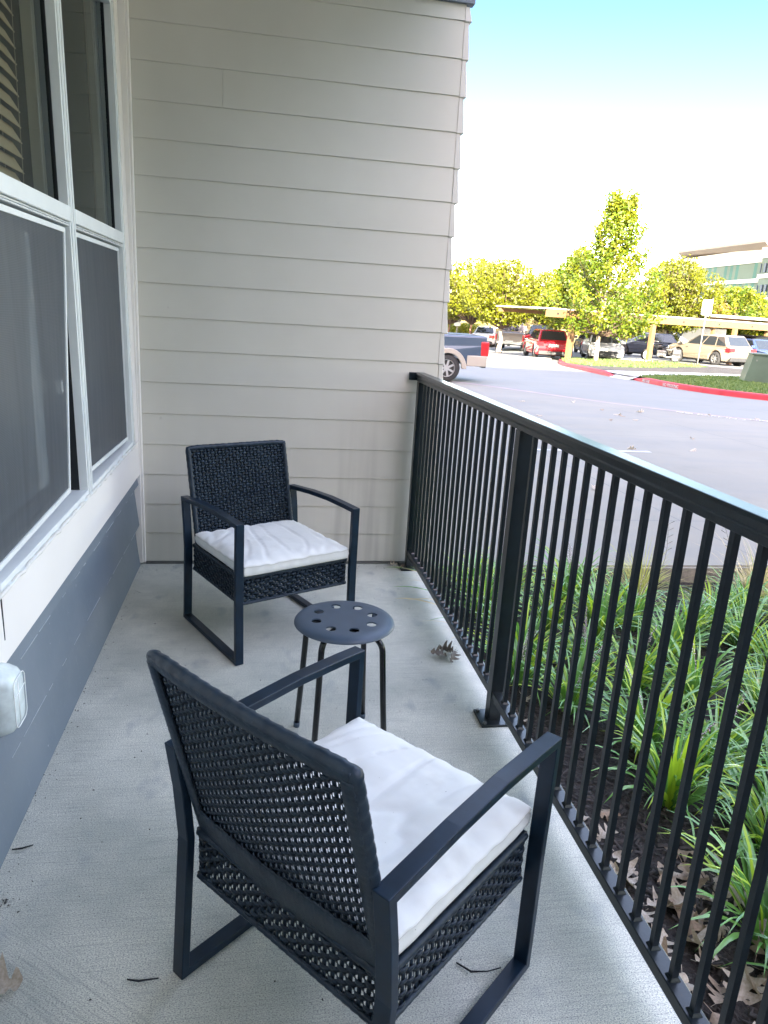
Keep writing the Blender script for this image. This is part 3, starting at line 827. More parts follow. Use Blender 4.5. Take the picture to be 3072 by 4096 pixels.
for a in (0.3, 1.87, 3.44, 5.01):
    bm = bmesh.new(); tube(bm, [(.105 * math.cos(a), .105 * math.sin(a), .4425), (.105 * math.cos(a), .105 * math.sin(a), .424)], .008, 10)
    link('seat_peg', bm, M['plastic'], st, smooth=True)

# ------------------------------------------------------------------ weatherproof outlet cover on the left wall
oc = empty('outlet_cover', (-.026, -2.165, .440)); tag(oc, 'cloudy clear plastic bubble cover over an outdoor outlet on the navy wall', 'outlet cover')
def rrect(w_, h_, r, n=6):
    out = []
    for cx, cz, a0 in ((w_ - r, h_ - r, 0), (-w_ + r, h_ - r, 90), (-w_ + r, -h_ + r, 180), (w_ - r, -h_ + r, 270)):
        for i in range(n + 1):
            a = R(a0 + 90 * i / n); out.append((cx + r * math.cos(a), cz + r * math.sin(a)))
    return out
bm = bmesh.new(); prev = None
for x, k in ((0, 1), (.012, 1), (.030, .97), (.048, .88), (.058, .74), (.060, .60)):
    ring = [bm.verts.new((x, a, b)) for a, b in rrect(.050 * k, .084 * k, .028 * k)]
    if prev:
        for i in range(len(ring)): bm.faces.new((prev[i], prev[(i + 1) % len(ring)], ring[(i + 1) % len(ring)], ring[i]))
    else: bm.faces.new(ring[::-1])
    prev = ring
bm.faces.new(prev)
link('lid', bm, M['clear'], oc, smooth=True)
bm = bmesh.new(); tube(bm, [(.0605, a, b) for a, b in rrect(.040, .062, .02)], .0014, 5, close=True)
tube(bm, [(.0605, -.038, .02), (.0605, .038, .024)], .0012, 5); tube(bm, [(.0605, -.010, -.055), (.0605, -.008, .055)], .0014, 5)
link('lid_ribs', bm, M['vinyl'], oc, smooth=True)
bm = bmesh.new(); prism(bm, rrect(.053, .087, .024), 'x', .0, .006)
link('back_plate', bm, simple('outlet_grey', (.42, .45, .45), .5), oc, bevel=.002)

#@@PART2@@
# ------------------------------------------------------------------ planting bed
def blade(vs, fs, p, az, ln, lift, wd, curl, rs, seg=6, twist=.25):
    """one strap leaf: rises, arches over and droops"""
    d = Vector((math.cos(az), math.sin(az), 0)); s = Vector((-math.sin(az), math.cos(az), 0)); q = Vector(p); el = lift; b = len(vs)
    tw = rs.uniform(-twist, twist); st = ln / seg
    for k in range(seg + 1):
        t = k / seg; w_ = wd * (1 - t ** 3) * (.65 + .35 * min(1, t * 4))
        side = (s * math.cos(tw * t * 3) + Vector((0, 0, 1)) * math.sin(tw * t * 3)) * w_
        up = Vector((0, 0, .25 * w_))
        vs += [tuple(q - side + up), tuple(q), tuple(q + side + up)]
        q = q + (d * math.cos(el) + Vector((0, 0, math.sin(el)))) * st
        el -= curl * (.35 + 1.3 * t) / seg
    for k in range(seg):
        a = b + 3 * k; fs += [(a, a + 1, a + 4, a + 3), (a + 1, a + 2, a + 5, a + 4)]
def make_lir(seed, n=88, name='liriope_plant'):
    rs = random.Random(seed); o = empty(name, (0, 0, -5))
    v1, f1, v2, f2 = [], [], [], []
    for i in range(n):
        az = rs.uniform(0, 2 * math.pi); r = rs.uniform(0, .05); p = (math.cos(az) * r, math.sin(az) * r, 0)
        T = (v2, f2) if rs.random() < .26 else (v1, f1)
        blade(T[0], T[1], p, az + rs.uniform(-.5, .5), rs.uniform(.22, .44), rs.uniform(.75, 1.5), rs.uniform(.0045, .0085), rs.uniform(.8, 2.6), rs)
    raw('leaves', v1, f1, M['lir'], o, smooth=True); raw('bright_leaves', v2, f2, M['lir2'], o, smooth=True)
    return o
def make_spike(par, rs):
    a = rs.uniform(0, 6.3); ln = rs.uniform(.26, .40); lean = rs.uniform(.08, .35); pts = []
    for k in range(7):
        t = k / 6; pts.append(Vector((math.cos(a) * lean * ln * t * t, math.sin(a) * lean * ln * t * t, ln * t)))
    bm = bmesh.new(); tube(bm, pts, .0012, 4); st_ = link('flower_spike', bm, M['stem'], par)
    vs, fs = [], []
    for k in range(46):
        t = .42 + .58 * k / 46; i = min(5, int(t * 6)); c = pts[i].lerp(pts[i + 1], t * 6 - i); b = len(vs); g = rs.uniform(0, 6.3); rr = .0052 * (1.2 - t)+.003
        c = c + Vector((math.cos(g) * rr, math.sin(g) * rr, rs.uniform(-.002, .002))); r = .0026
        vs += [tuple(c + Vector(d) * r) for d in ((1, 0, 0), (-1, 0, 0), (0, 1, 0), (0, -1, 0), (0, 0, 1), (0, 0, -1))]
        fs += [(b, b + 2, b + 4), (b + 2, b + 1, b + 4), (b + 1, b + 3, b + 4), (b + 3, b, b + 4), (b + 2, b, b + 5), (b + 1, b + 2, b + 5), (b + 3, b + 1, b + 5), (b, b + 3, b + 5)]
    raw('florets', vs, fs, M['spike'], st_)
    return st_
protos = [make_lir(s) for s in (11, 12, 13, 14)]
for i, pz_ in enumerate(protos):
    rs = random.Random(90 + i)
    for k in range((0, 2, 1, 3)[i]): make_spike(pz_, rs)
rs = random.Random(21)
spots = []
def ok(x, y, d): return all((x - a) ** 2 + (y - b) ** 2 > d * d for a, b in spots)
# hand-placed clumps first, then filled in
hand = [(1.96, -1.97), (2.16, -2.22), (1.93, -2.50), (2.03, -1.66), (1.86, -1.38), (2.24, -1.78), (1.80, -.95), (1.76, -.50), (1.98, -.20), (2.35, -.22), (2.08, -.62), (1.72, -1.15), (1.78, -.16), (2.42, -1.36), (2.30, -2.05), (2.52, -1.75)]
for h in hand: spots.append(h)
tries = 0
while len(spots) < 56 and tries < 6000:
    tries += 1; x = rs.uniform(1.72, 3.9); y = rs.uniform(-3.0, -.12)
    if x < 1.95 and y < -1.2: continue
    if y < -3.835 + (x - .6) * .62 - .1: continue
    if y > -.34 and x > 2.5: continue
    if (2.55 < x < 3.2 or x > 3.5) and y > -.55: continue
    if ok(x, y, .235): spots.append((x, y))
for i, (x, y) in enumerate(spots):
    j = rs.randrange(4)
    o = copy_tree(protos[j]); o.location = (x, y, bedz(x, y) - .01); o.rotation_euler = (0, 0, rs.uniform(0, 6.3)); s = rs.uniform(.66, 1.0) if i >= len(hand) else rs.uniform(.88, 1.06); o.scale = (s, s, s * rs.uniform(.9, 1.1))
    fl = j != 0
    tag(o, ('lilyturf clump with pale flower spikes in the mulch bed' if fl else 'leafy lilyturf clump without flowers in the mulch bed'), 'plant', 'flowering lilyturf clumps in the bed' if fl else 'lilyturf clumps without flowers')
def nth(k): return '%d%s' % (k, 'th' if 10 <= k % 100 <= 20 else {1: 'st', 2: 'nd', 3: 'rd'}.get(k % 10, 'th'))
ROWS = ((1.98, 'in the row right behind the rail'), (2.30, 'in the second row out from the rail'), (2.65, 'in the third row out from the rail'), (3.05, 'in the fourth row out from the rail'), (9, 'in the outermost part of the bed'))
for lo_, (hi_, words) in zip((0,) + tuple(r[0] for r in ROWS), ROWS):
    grp = sorted([o for o in bpy.data.objects if o.get('category') == 'plant' and lo_ <= o.location.x < hi_], key=lambda o: o.location.y)
    for k, o in enumerate(grp): o['label'] = ('flowering' if 'pale' in o['label'] else 'leafy') + ' lilyturf clump ' + words + ', ' + nth(k + 1) + ' from the near end'
for p in protos:
    for ch in list(p.children):
        for g in list(ch.children): bpy.data.objects.remove(g)
        bpy.data.objects.remove(ch)
    bpy.data.objects.remove(p)
# fine ornamental grass along the concrete edge
gr = []
for i, (x, y, s, lab) in enumerate(((2.80, -.20, 1.0, 'yellow-green ornamental grass tuft against the concrete edge, left of the straw-coloured one'), (3.55, -.22, 1.15, 'straw-coloured ornamental grass tuft at the right end of the concrete edge'), (3.42, -.62, .8, 'small dry ornamental grass tuft in front of the larger straw-coloured one'), (3.05, -.50, .55, 'smallest ornamental grass tuft, in bare mulch between the larger tufts'))):
    rg = random.Random(60 + i); vs, fs = [], []
    for k in range(210):
        az = rg.uniform(0, 6.3); r = rg.uniform(0, .05)
        blade(vs, fs, (math.cos(az) * r, math.sin(az) * r, 0), az, rg.uniform(.2, .42), rg.uniform(.5, 1.5), rg.uniform(.0012, .0022), rg.uniform(.6, 2.2), rg, 5)
    mt = M['grass'] if i != 1 else M['straw']
    o = empty('ornamental_grass', (x, y, bedz(x, y))); raw('blades', vs, fs, mt, o, smooth=True); o.scale = (s, s, s); tag(o, lab, 'grass tuft', 'ornamental grass tufts')
    if i in (1, 2):
        vs, fs = [], []
        for k in range(90):
            az = rg.uniform(0, 6.3); blade(vs, fs, (0, 0, 0), az, rg.uniform(.2, .36), rg.uniform(.5, 1.5), .0018, rg.uniform(.6, 2.2), rg, 5)
        raw('green_blades', vs, fs, M['grass'], o, smooth=True)
# thin weed seed stalks by the edge
for i, (x, y, h) in enumerate(((2.92, -.12, .40), (3.45, -.10, .46))):
    bm = bmesh.new(); pts = [(x + .03 * math.sin(t * .6) - .03 * t * (i * 2 - 1) * .5, y + .01 * t, BZ + h * t / 6) for t in range(7)]
    tube(bm, pts, .0013, 4)
    for t in range(10):
        p = Vector(pts[6]).lerp(Vector(pts[3]), t / 10); tube(bm, [p, p + Vector((.035 * (-1) ** t, 0, .018))], [.001, .0022], 4)
    o = link('weed_stalk', bm, M['stem']); tag(o, ('thin seeding weed stalk before the concrete edge, left one', 'taller thin weed stalk beside the straw-coloured grass')[i], 'weed', 'weed stalks')
# grey irrigation hose peeking out of the mulch
bm = bmesh.new(); tube(bm, [(2.50, -1.47, BZ - .01), (2.60, -1.40, BZ + .02), (2.74, -1.31, BZ + .03), (2.95, -1.22, BZ + .02), (3.2, -1.16, BZ - .01)], .009, 8)
o = link('irrigation_hose', bm, simple('hose_tan', (.34, .31, .27), .6), smooth=True); tag(o, 'tan irrigation hose lying on the mulch between the plants', 'hose')
# blades reaching through the rail onto the slab
for i, (x, y, az, ln) in enumerate(((1.45, -.20, 3.3, .26), (1.46, -.26, 2.9, .24), (1.45, -.34, 3.6, .22), (1.46, -.50, 3.2, .27), (1.46, -.60, 3.5, .25), (1.45, -.68, 3.1, .28), (1.46, -.80, 3.7, .20), (1.46, -.88, 3.3, .22), (1.46, -.42, 2.8, .2), (1.47, -.15, 3.5, .22), (1.47, -.97, 3.9, .16))):
    vs, fs = [], []; rg = random.Random(i + 400); blade(vs, fs, (x + .06, y, .012), az, ln, .35, .0052 if i % 2 else .0036, .55, rg, 8)
    vs = [(a, b, max(.004, c)) for a, b, c in vs]
    o = raw('fallen_blade', vs, fs, M['lir'] if i % 3 == 0 else M['straw'], smooth=True)
    tag(o, 'green lilyturf blade poking under the rail onto the patio' if i % 3 == 0 else 'dry straw-coloured blade poking under the rail onto the patio', 'grass blade', 'green blades on the slab by the rail' if i % 3 == 0 else 'dry blades on the slab by the rail')

# ------------------------------------------------------------------ dry oak leaves
def oak_mesh(seed):
    rg = random.Random(seed); L_ = 1.0; half = []
    n = 26
    for k in range(n + 1):
        t = k / n; env = .42 * math.sin(math.pi * min(1, t * .96 + .03)) ** .7 * (.75 + .35 * t)
        lobe = .5 + .5 * math.sin(t * 2 * math.pi * 3.6 - .6); wv = env * (.22 + .78 * lobe ** .8)
        half.append((t, wv * rg.uniform(.88, 1.1)))
    vs, fs = [], []; c1, c2, c3 = rg.uniform(.5, 1.5), rg.uniform(-.9, .9), rg.uniform(-.8, .8)
    for t, wv in half:
        for s in (-1, -.55, 0, .55, 1):
            x = t - .5; y = wv * s
            z = c1 * (y * y) * 2.0 + .42 * c2 * (x * x) + .30 * c3 * x * y * 4 - .02 * (1 - abs(s)) + .03 * math.sin(7 * x + 5 * y + seed)
            vs.append((x, y, z))
    for k in range(n):
        for s in range(4):
            a = k * 5 + s; fs.append((a, a + 1, a + 6, a + 5))
    b = len(vs); vs += [(-.5, -.008, 0), (-.5, .008, 0), (-.74, .006, .04), (-.74, -.006, .04)]; fs.append((b, b + 1, b + 2, b + 3))
    return vs, fs
oaks = []
for i in range(6):
    v, f = oak_mesh(i + 1); me = bpy.data.meshes.new('oak_leaf'); me.from_pydata(v, [], f); me.update()
    me.polygons.foreach_set('use_smooth', [True] * len(me.polygons)); me.materials.append(M['dleaf'] if i % 3 else M['dleaf2']); oaks.append(me)
oakd = oaks[1].copy(); oakd.materials.clear(); oakd.materials.append(simple('grey_brown_leaf', (.16, .135, .11), .7, 0, .3, 20)); oaks.append(oakd)
def leaf(x, y, z, sz, lab, grp, rg, k=None, tilt=.35, rz=None):
    o = bpy.data.objects.new('oak_leaf', oaks[rg.randrange(6) if k is None else k]); COL.objects.link(o)
    o.location = (x, y, z); o.rotation_euler = (rg.uniform(-tilt, tilt) + (math.pi if rg.random() < .4 and k is None else 0), rg.uniform(-tilt, tilt), rg.uniform(0, 6.3) if rz is None else rz); o.scale = (sz,) * 3
    tag(o, lab, 'leaf', grp)
rg = random.Random(77)
for i in range(46):   # drift of leaves in the near right corner of the bed
    x = 1.56 + rg.random() ** 1.3 * .42; y = -2.85 + rg.random() ** .8 * .58
    leaf(x, y, bedz(x, y) + .008 + .018 * rg.random(), rg.uniform(.085, .135), 'dry curled oak leaf in the drift at the near corner of the bed', 'oak leaves drifted beyond the rail', rg, tilt=.55)
for x, y in ((1.66, -2.12), (1.72, -2.02), (1.62, -1.72), (1.63, -1.46), (1.70, -1.30), (1.78, -2.28), (1.66, -2.24), (1.60, -2.02), (1.86, -2.20), (1.64, -1.05), (2.60, -.9)):
    leaf(x, y, bedz(x, y) + .014, rg.uniform(.07, .10), 'single brown oak leaf lying on the dark mulch', 'single oak leaves on the mulch', rg, tilt=.4)
leaf(.070, -2.575, .014, .115, 'pale oak leaf on the slab at the lower left corner', None, rg, 2, .12, 0.2)
for i, (x, y, s, tx) in enumerate(((1.352, -1.160, .075, 0.5), (1.395, -1.125, .085, 1.5), (1.405, -1.185, .07, -.6))):
    o = bpy.data.objects.new('oak_leaf', oaks[6]); COL.objects.link(o); o.location = (x, y, .022); o.rotation_euler = (tx, .3, i * 2.1); o.scale = (s,) * 3
    tag(o, ('curled dry leaf on the slab by the rail, leftmost of its cluster', 'upright curled dry leaf against the rail in the middle of its cluster', 'curled dry leaf on the slab by the rail, frontmost of its cluster')[i], 'leaf', 'curled leaves by the rail')
for x, y, lb in ((1.39, -.075, 'small dry leaf at the foot of the rail end post'), (1.345, -.045, 'small dry leaf touching the siding wall near the rail')): leaf(x, y, .010, .06, lb, 'leaves in the rail corner', rg, tilt=.2)
# sticks
for pts, lab in (([(.335, -2.575, .004), (.36, -2.583, .006), (.40, -2.580, .005)], 'short dark twig on the slab left of the near chair'), ([(1.045, -2.61, .003), (1.07, -2.64, .008), (1.105, -2.645, .010), (1.14, -2.635, .005)], 'thin curved twig on the slab under the near chair'), ([(-.018, -2.160, .004), (.005, -2.163, .008), (.03, -2.150, .006)], 'small dry leaf stem on the slab at the foot of the navy wall')):
    bm = bmesh.new(); tube(bm, pts, [.0018, .0024] + [.0014] * (len(pts) - 2), 6); tag(link('twig', bm, M['dark'], smooth=True), lab, 'twig')
# grit on the slab
rg = random.Random(5); vs, fs = [], []
for i in range(420):
    if i < 140: x = -.03 + abs(rg.gauss(0, .03)); y = rg.uniform(-2.6, -.03)
    elif i < 230: x = rg.uniform(-.02, 1.4); y = -.02 - abs(rg.gauss(0, .05))
    elif i < 260: x = rg.gauss(.015, .02); y = rg.gauss(-2.33, .02)
    else: x = rg.uniform(0, 1.38); y = rg.uniform(-2.9, -.1)
    r = rg.uniform(.0010, .0032); b = len(vs); c = Vector((x, y, .0012)); a = rg.uniform(0, 3)
    vs += [tuple(c + Vector((r * math.cos(a) * 1.6, r * math.sin(a) * 1.6, 0))), tuple(c - Vector((r * math.cos(a), r * math.sin(a), 0))), tuple(c + Vector((-r * math.sin(a), r * math.cos(a), r * .8))), tuple(c + Vector((r * .4, -r * .9, r)))]
    fs += [(b, b + 1, b + 2), (b + 1, b + 3, b + 2), (b, b + 2, b + 3), (b, b + 3, b + 1)]
o = raw('grit', vs, fs, simple('grit_brown', (.05, .045, .04), .9)); tag(o, 'scattered dark grit and crumbs on the patio slab', 'grit', kind='stuff')

# ------------------------------------------------------------------ far side: helper to walk along a bearing
def at(px, d):
    dv = CF + CR * ((px - 1536) / 2886.7) - CU * ((1248 + .06 * (px - 1536) - 2048) / 2886.7); dv.z = 0; dv.normalize()
    p = CP + dv * d; return Vector((p.x, p.y, gz(p.x, p.y)))
M['kerb'] = simple('red_kerb_paint', (.42, .020, .035), .6, 0, .22, 3, .3, 40, .004)
M['lawn'] = simple('lawn_soil', (.06, .085, .025), .95, 0, .4, 3, .8, 30, .03)
M['fmulch'] = simple('island_mulch', (.035, .030, .028), .95, 0, .4, 4, .8, 40, .02)
M['walk'] = simple('walk_concrete', (.42, .41, .39), .85, 0, .1, 3)
M['tan'] = simple('tan_carport_paint', (.175, .10, .045), .6, 0, .1, 2)
M['roofm'] = simple('pale_metal_roof', (.62, .58, .50), .4, 0, .08, 1)
M['tanwall'] = simple('tan_stucco', (.14, .108, .03), .8, 0, .1, 1)
M['doorp'] = simple('garage_door_paint', (.17, .13, .05), .7, 0, .06, 2)
M['white'] = simple('white_paint', (.75, .75, .72), .45, 0, .05, 3)
M['wornwhite'] = simple('worn_white_paint', (.42, .43, .43), .7, 0, .3, 9)
M['grasstuft'] = m_leaf('lawn_blade', (.075, .13, .03), (.13, .18, .05), .25, 1.5, .6)
M['glassdark'] = simple('car_glass', (.018, .022, .026), .06, 0, .1, 3, spec=.8)
M['rubber'] = simple('tyre_rubber', (.022, .022, .023), .8)
M['rim'] = simple('alloy_rim', (.50, .50, .50), .3, .8, .1, 9)
M['trimblk'] = simple('black_car_trim', (.03, .03, .032), .55)
M['lampred'] = simple('red_lamp', (.45, .015, .02), .15, 0, .2, 9)
M['lampwht'] = simple('clear_lamp', (.6, .62, .62), .1, 0, .2, 9)
M['plate'] = simple('number_plate', (.6, .6, .58), .4)

# kerbs
def kerb_run(pts, name, lab, h=.15, wd=.16, writing=None):
    n = len(pts); bm = bmesh.new(); prev = None; P = [Vector((a, b, 0)) for a, b in pts]
    dense = []
    for a, b in zip(P, P[1:]):
        m = max(1, int((b - a).length / .5)); dense += [a.lerp(b, i / m) for i in range(m)]
    dense.append(P[-1])
    # soften the corners of the line
    for _ in range(4): dense = [dense[0]] + [(dense[i - 1] + dense[i] * 2 + dense[i + 1]) / 4 for i in range(1, len(dense) - 1)] + [dense[-1]]
    for i, p in enumerate(dense):
        t = (dense[min(i + 1, len(dense) - 1)] - dense[max(i - 1, 0)]).normalized(); s = Vector((-t.y, t.x, 0))    # towards the drive
        z = gz(p.x, p.y); e = 1.0
        if i < 2 or i > len(dense) - 3: e = .35 + .3 * min(i, len(dense) - 1 - i)
        ring = [bm.verts.new((p.x + s.x * a * wd, p.y + s.y * a * wd, z + b * e)) for a, b in ((0, -.05), (.0, h - .035), (-.08, h - .010), (-.24, h), (-1, h), (-1, -.05))]
        if prev:
            for k in range(5): bm.faces.new((prev[k], prev[k + 1], ring[k + 1], ring[k]))
        else: bm.faces.new(ring)
        prev = ring
    bm.faces.new(prev[::-1])
    o = link(name, bm, M['kerb'], smooth=False); tag(o, lab, 'kerb'); return o, dense
KA = [(15.4, 31.2), (14.2, 28.6), (13.5, 26.4), (13.05, 23.2), (12.6, 19.9)]
KB = [(12.85, 18.9), (12.42, 16.3), (12.62, 14.0), (13.5, 12.6), (15.2, 11.0), (18, 9.2), (24, 7.0)]
# the line runs towards the camera so its left hand side is the island; flip to face the drive
k1, d1 = kerb_run([(a, b) for a, b in KA[::-1]], 'red_kerb', 'red painted kerb beside the tall tree, left of the ramp gap')
k2, d2 = kerb_run([(a, b) for a, b in KB[::-1]], 'red_kerb', 'red painted kerb with white fire lane lettering around the grass island')
# lettering on the second kerb's face
def text_mesh(s, size, mat, parent, mx, name='lettering'):
    cu = bpy.data.curves.new('t', 'FONT'); cu.body = s; cu.size = size; cu.extrude = .002; cu.align_x = 'CENTER'; cu.align_y = 'CENTER'; cu.space_character = 1.05
    ob = bpy.data.objects.new('t', cu); COL.objects.link(ob); bpy.context.view_layer.update()
    me = bpy.data.meshes.new_from_object(ob.evaluated_get(bpy.context.evaluated_depsgraph_get())); bpy.data.objects.remove(ob); bpy.data.curves.remove(cu)
    me.materials.clear(); me.materials.append(mat); me.name = name
    o = bpy.data.objects.new(name, me); COL.objects.link(o)
    if parent: o.parent = parent
    o.matrix_world = mx; return o
def frame_mx(p, xdir, zdir):
    x = Vector(xdir).normalized(); z = Vector(zdir).normalized(); y = z.cross(x).normalized(); x = y.cross(z)
    return Matrix(((x.x, y.x, z.x, p[0]), (x.y, y.y, z.y, p[1]), (x.z, y.z, z.z, p[2]), (0, 0, 0, 1)))
def on_line(dense, y):
    for a, b in zip(dense, dense[1:]):
        if min(a.y, b.y) <= y <= max(a.y, b.y): return a.lerp(b, (y - a.y) / (b.y - a.y)), (b - a).normalized()
    return dense[len(dense) // 2], Vector((0, 1, 0))
def kerb_text(word, y, size, dense, par):
    o = text_mesh(word, size, M['wornwhite'], None, Matrix.Identity(4)); acc = [0]
    for a, b in zip(dense, dense[1:]): acc.append(acc[-1] + (b - a).length)
    s0 = next(acc[i] + (b - a).length * ((y - a.y) / (b.y - a.y)) for i, (a, b) in enumerate(zip(dense, dense[1:])) if min(a.y, b.y) <= y <= max(a.y, b.y))
    for v in o.data.vertices:
        s_ = s0 - v.co.x; i = max(j for j in range(len(acc) - 1) if acc[j] <= s_); t = (dense[i + 1] - dense[i]).normalized(); p = dense[i] + t * (s_ - acc[i]); n = Vector((-t.y, t.x, 0))
        v.co = (p.x + n.x * (.010 + v.co.z), p.y + n.y * (.010 + v.co.z), gz(p.x, p.y) + .058 + v.co.y)
    o.parent = par; return o
kerb_text('FIRE LANE', 17.7, .135, d2, k2); kerb_text('NO PARKING', 16.0, .135, d2, k2)
p, t = on_line(d1, 20.3)
# worn red stripe with white stencilled lettering across the drive
def ground_strip(pts, wd, dz, mat, name, lab, cat):
    bm = bmesh.new(); prev = None; P = [Vector((a, b, 0)) for a, b in pts]; dense = []
    for a, b in zip(P, P[1:]):
        m = max(1, int((b - a).length / .4)); dense += [a.lerp(b, i / m) for i in range(m)]
    dense.append(P[-1])
    for _ in range(6): dense = [dense[0]] + [(dense[i - 1] + dense[i] * 2 + dense[i + 1]) / 4 for i in range(1, len(dense) - 1)] + [dense[-1]]
    for i, p in enumerate(dense):
        t = (dense[min(i + 1, len(dense) - 1)] - dense[max(i - 1, 0)]).normalized(); s = Vector((-t.y, t.x, 0)) * wd / 2
        a, b = p - s, p + s; ring = [bm.verts.new((a.x, a.y, gz(a.x, a.y) + dz)), bm.verts.new((b.x, b.y, gz(b.x, b.y) + dz))]
        if prev: bm.faces.new((prev[0], prev[1], ring[1], ring[0]))
        prev = ring
    o = link(name, bm, mat); tag(o, kind='structure'); return o
fade = simple('faded_red_stripe', (.30, .235, .255), .8, 0, .18, 3)
ground_strip([(3.5, 16.6), (6, 14.1), (7.4, 11.3), (8.5, 9.6), (9.9, 8.15), (12.5, 6.6)], .16, .004, fade, 'fire_lane_stripe', '', '')
ground_strip([(3.55, 4.28), (5.39, 4.37)], .10, .004, M['wornwhite'], 'painted_stall_line', '', '')
for s, p, q in (('NO PARKING', (9.05, 8.72), (-1, .9)), ('FIRE LANE', (9.98, 8.05), (-1, .75))):
    xd = Vector((-q[0], -q[1], 0)); text_mesh(s, .20, M['wornwhite'], None, frame_mx((p[0], p[1], gz(*p) + .008), xd, (0, -.0, 1)), 'pavement_lettering')
for o in [o for o in bpy.data.objects if o.name.startswith('pavement_lettering')]: tag(o, kind='structure')
# island surfaces
def sheet(pts, dz, mat, name, res=None):
    bm = bmesh.new(); f = poly(bm, [(a, b, gz(a, b) + dz) for a, b in pts]); bmesh.ops.triangulate(bm, faces=[f])
    o = link(name, bm, mat); tag(o, kind='structure'); return o
sheet([(15.3, 31.2), (14.35, 28.6), (13.65, 26.3), (13.2, 23.2), (12.95, 21.6), (13.4, 21.9), (17.8, 23.3), (22, 24.2), (29, 22), (29, 25), (24, 27.6), (21.6, 28.8), (19.5, 30.6), (18.4, 32.2), (16.4, 32.2)], .125, M['fmulch'], 'island_mulch')
sheet([(12.76, 19.9), (12.95, 21.55), (13.4, 21.85), (17.8, 23.25), (22, 24.15), (29, 21.95), (29, 20.6), (22, 22.6), (18, 21.6), (14.4, 20.2), (13.0, 18.9), (12.8, 19.2)], .130, M['walk'], 'sidewalk')
bm = bmesh.new(); poly(bm, [(12.50, 19.95, gz(12.5, 20) + .004), (12.60, 18.75, gz(12.6, 18.8) + .004), (13.05, 18.86, gz(13, 18.9) + .1285), (12.86, 20.0, gz(13, 20) + .1305)])
tag(link('kerb_ramp', bm, M['walk']), kind='structure')
sheet([(13.02, 18.88), (14.4, 20.18), (18, 21.58), (22, 22.58), (29, 20.58), (30, 8), (24.2, 7.1), (18.1, 9.4), (15.3, 11.1), (13.66, 12.7), (12.8, 14.05), (12.60, 16.3)], .128, M['lawn'], 'lawn')
def tufts(name, n, x0, x1, y0, y1, test, lab, dz, hgt, seed, mat):
    rg = random.Random(seed); vs, fs = [], []
    while n:
        x = rg.uniform(x0, x1); y = rg.uniform(y0, y1)
        if not test(x, y): continue
        n -= 1; z = gz(x, y) + dz; a = rg.uniform(0, 3.14); w_ = rg.uniform(.02, .045); h = hgt * rg.uniform(.5, 1.3); b = len(vs); dx, dy = math.cos(a) * w_, math.sin(a) * w_; lx, ly = rg.uniform(-.05, .05), rg.uniform(-.05, .05)
        vs += [(x - dx, y - dy, z), (x + dx, y + dy, z), (x + lx, y + ly, z + h)]; fs.append((b, b + 1, b + 2))
    o = raw(name, vs, fs, mat); tag(o, lab, 'grass', kind='stuff')
def in_poly(pts):
    def f(x, y):
        c = False; j = len(pts) - 1
        for i in range(len(pts)):
            xi, yi = pts[i]; xj, yj = pts[j]
            if (yi > y) != (yj > y) and x < (xj - xi) * (y - yi) / (yj - yi) + xi: c = not c
            j = i
        return c
    return f
tufts('grass', 26000, 12.6, 22, 11, 22.5, in_poly([(13.02, 18.85), (14.4, 20.1), (18, 21.5), (21.9, 22.5), (22, 8.2), (18.1, 9.5), (15.3, 11.2), (13.66, 12.8), (12.84, 14.05), (12.66, 16.3)]), 'short green lawn grass on the island beyond the kerb', .12, .07, 1, M['grasstuft'])
tufts('groundcover', 6000, 13.5, 22, 25, 32.2, in_poly([(14.4, 28.6), (13.8, 26.6), (14.2, 25.2), (17.2, 25.6), (21.2, 27.6), (21.4, 28.7), (19.4, 30.5), (18.4, 32.1), (16.5, 32.1), (15.4, 31.0)]), 'low yellow-green groundcover around the tall tree', .12, .10, 2, M['grasstuft'])

# leaves blown on the drive
rg = random.Random(8)
for i in range(44):
    x = rg.uniform(3.0, 10.5); y = rg.uniform(1.2, 10.5)
    if x < 1.7 + y * .2: continue
    leaf(x, y, gz(x, y) + .012, rg.uniform(.09, .15), 'dry leaf blown onto the concrete drive', 'dry leaves on the drive', rg, tilt=.25)

for g, lab in (('dry leaves on the drive', 'dry leaf on the drive, %s nearest the patio'), ('single oak leaves on the mulch', 'brown oak leaf on the mulch, %s from the near end'), ('dry blades on the slab by the rail', 'dry blade under the rail, %s from the siding wall'), ('green blades on the slab by the rail', 'green blade under the rail, %s from the siding wall')):
    oo = [o for o in bpy.data.objects if o.get('group') == g]
    key = (lambda o: (o.location - CP).length) if o.location.length > 0 and 'leav' in g and 'drive' in g else (lambda o: o.location.y if o.data is None or 'oak' in g else -o.data.vertices[0].co.y)
    for k, o in enumerate(sorted(oo, key=key)): o['label'] = lab % nth(k + 1)
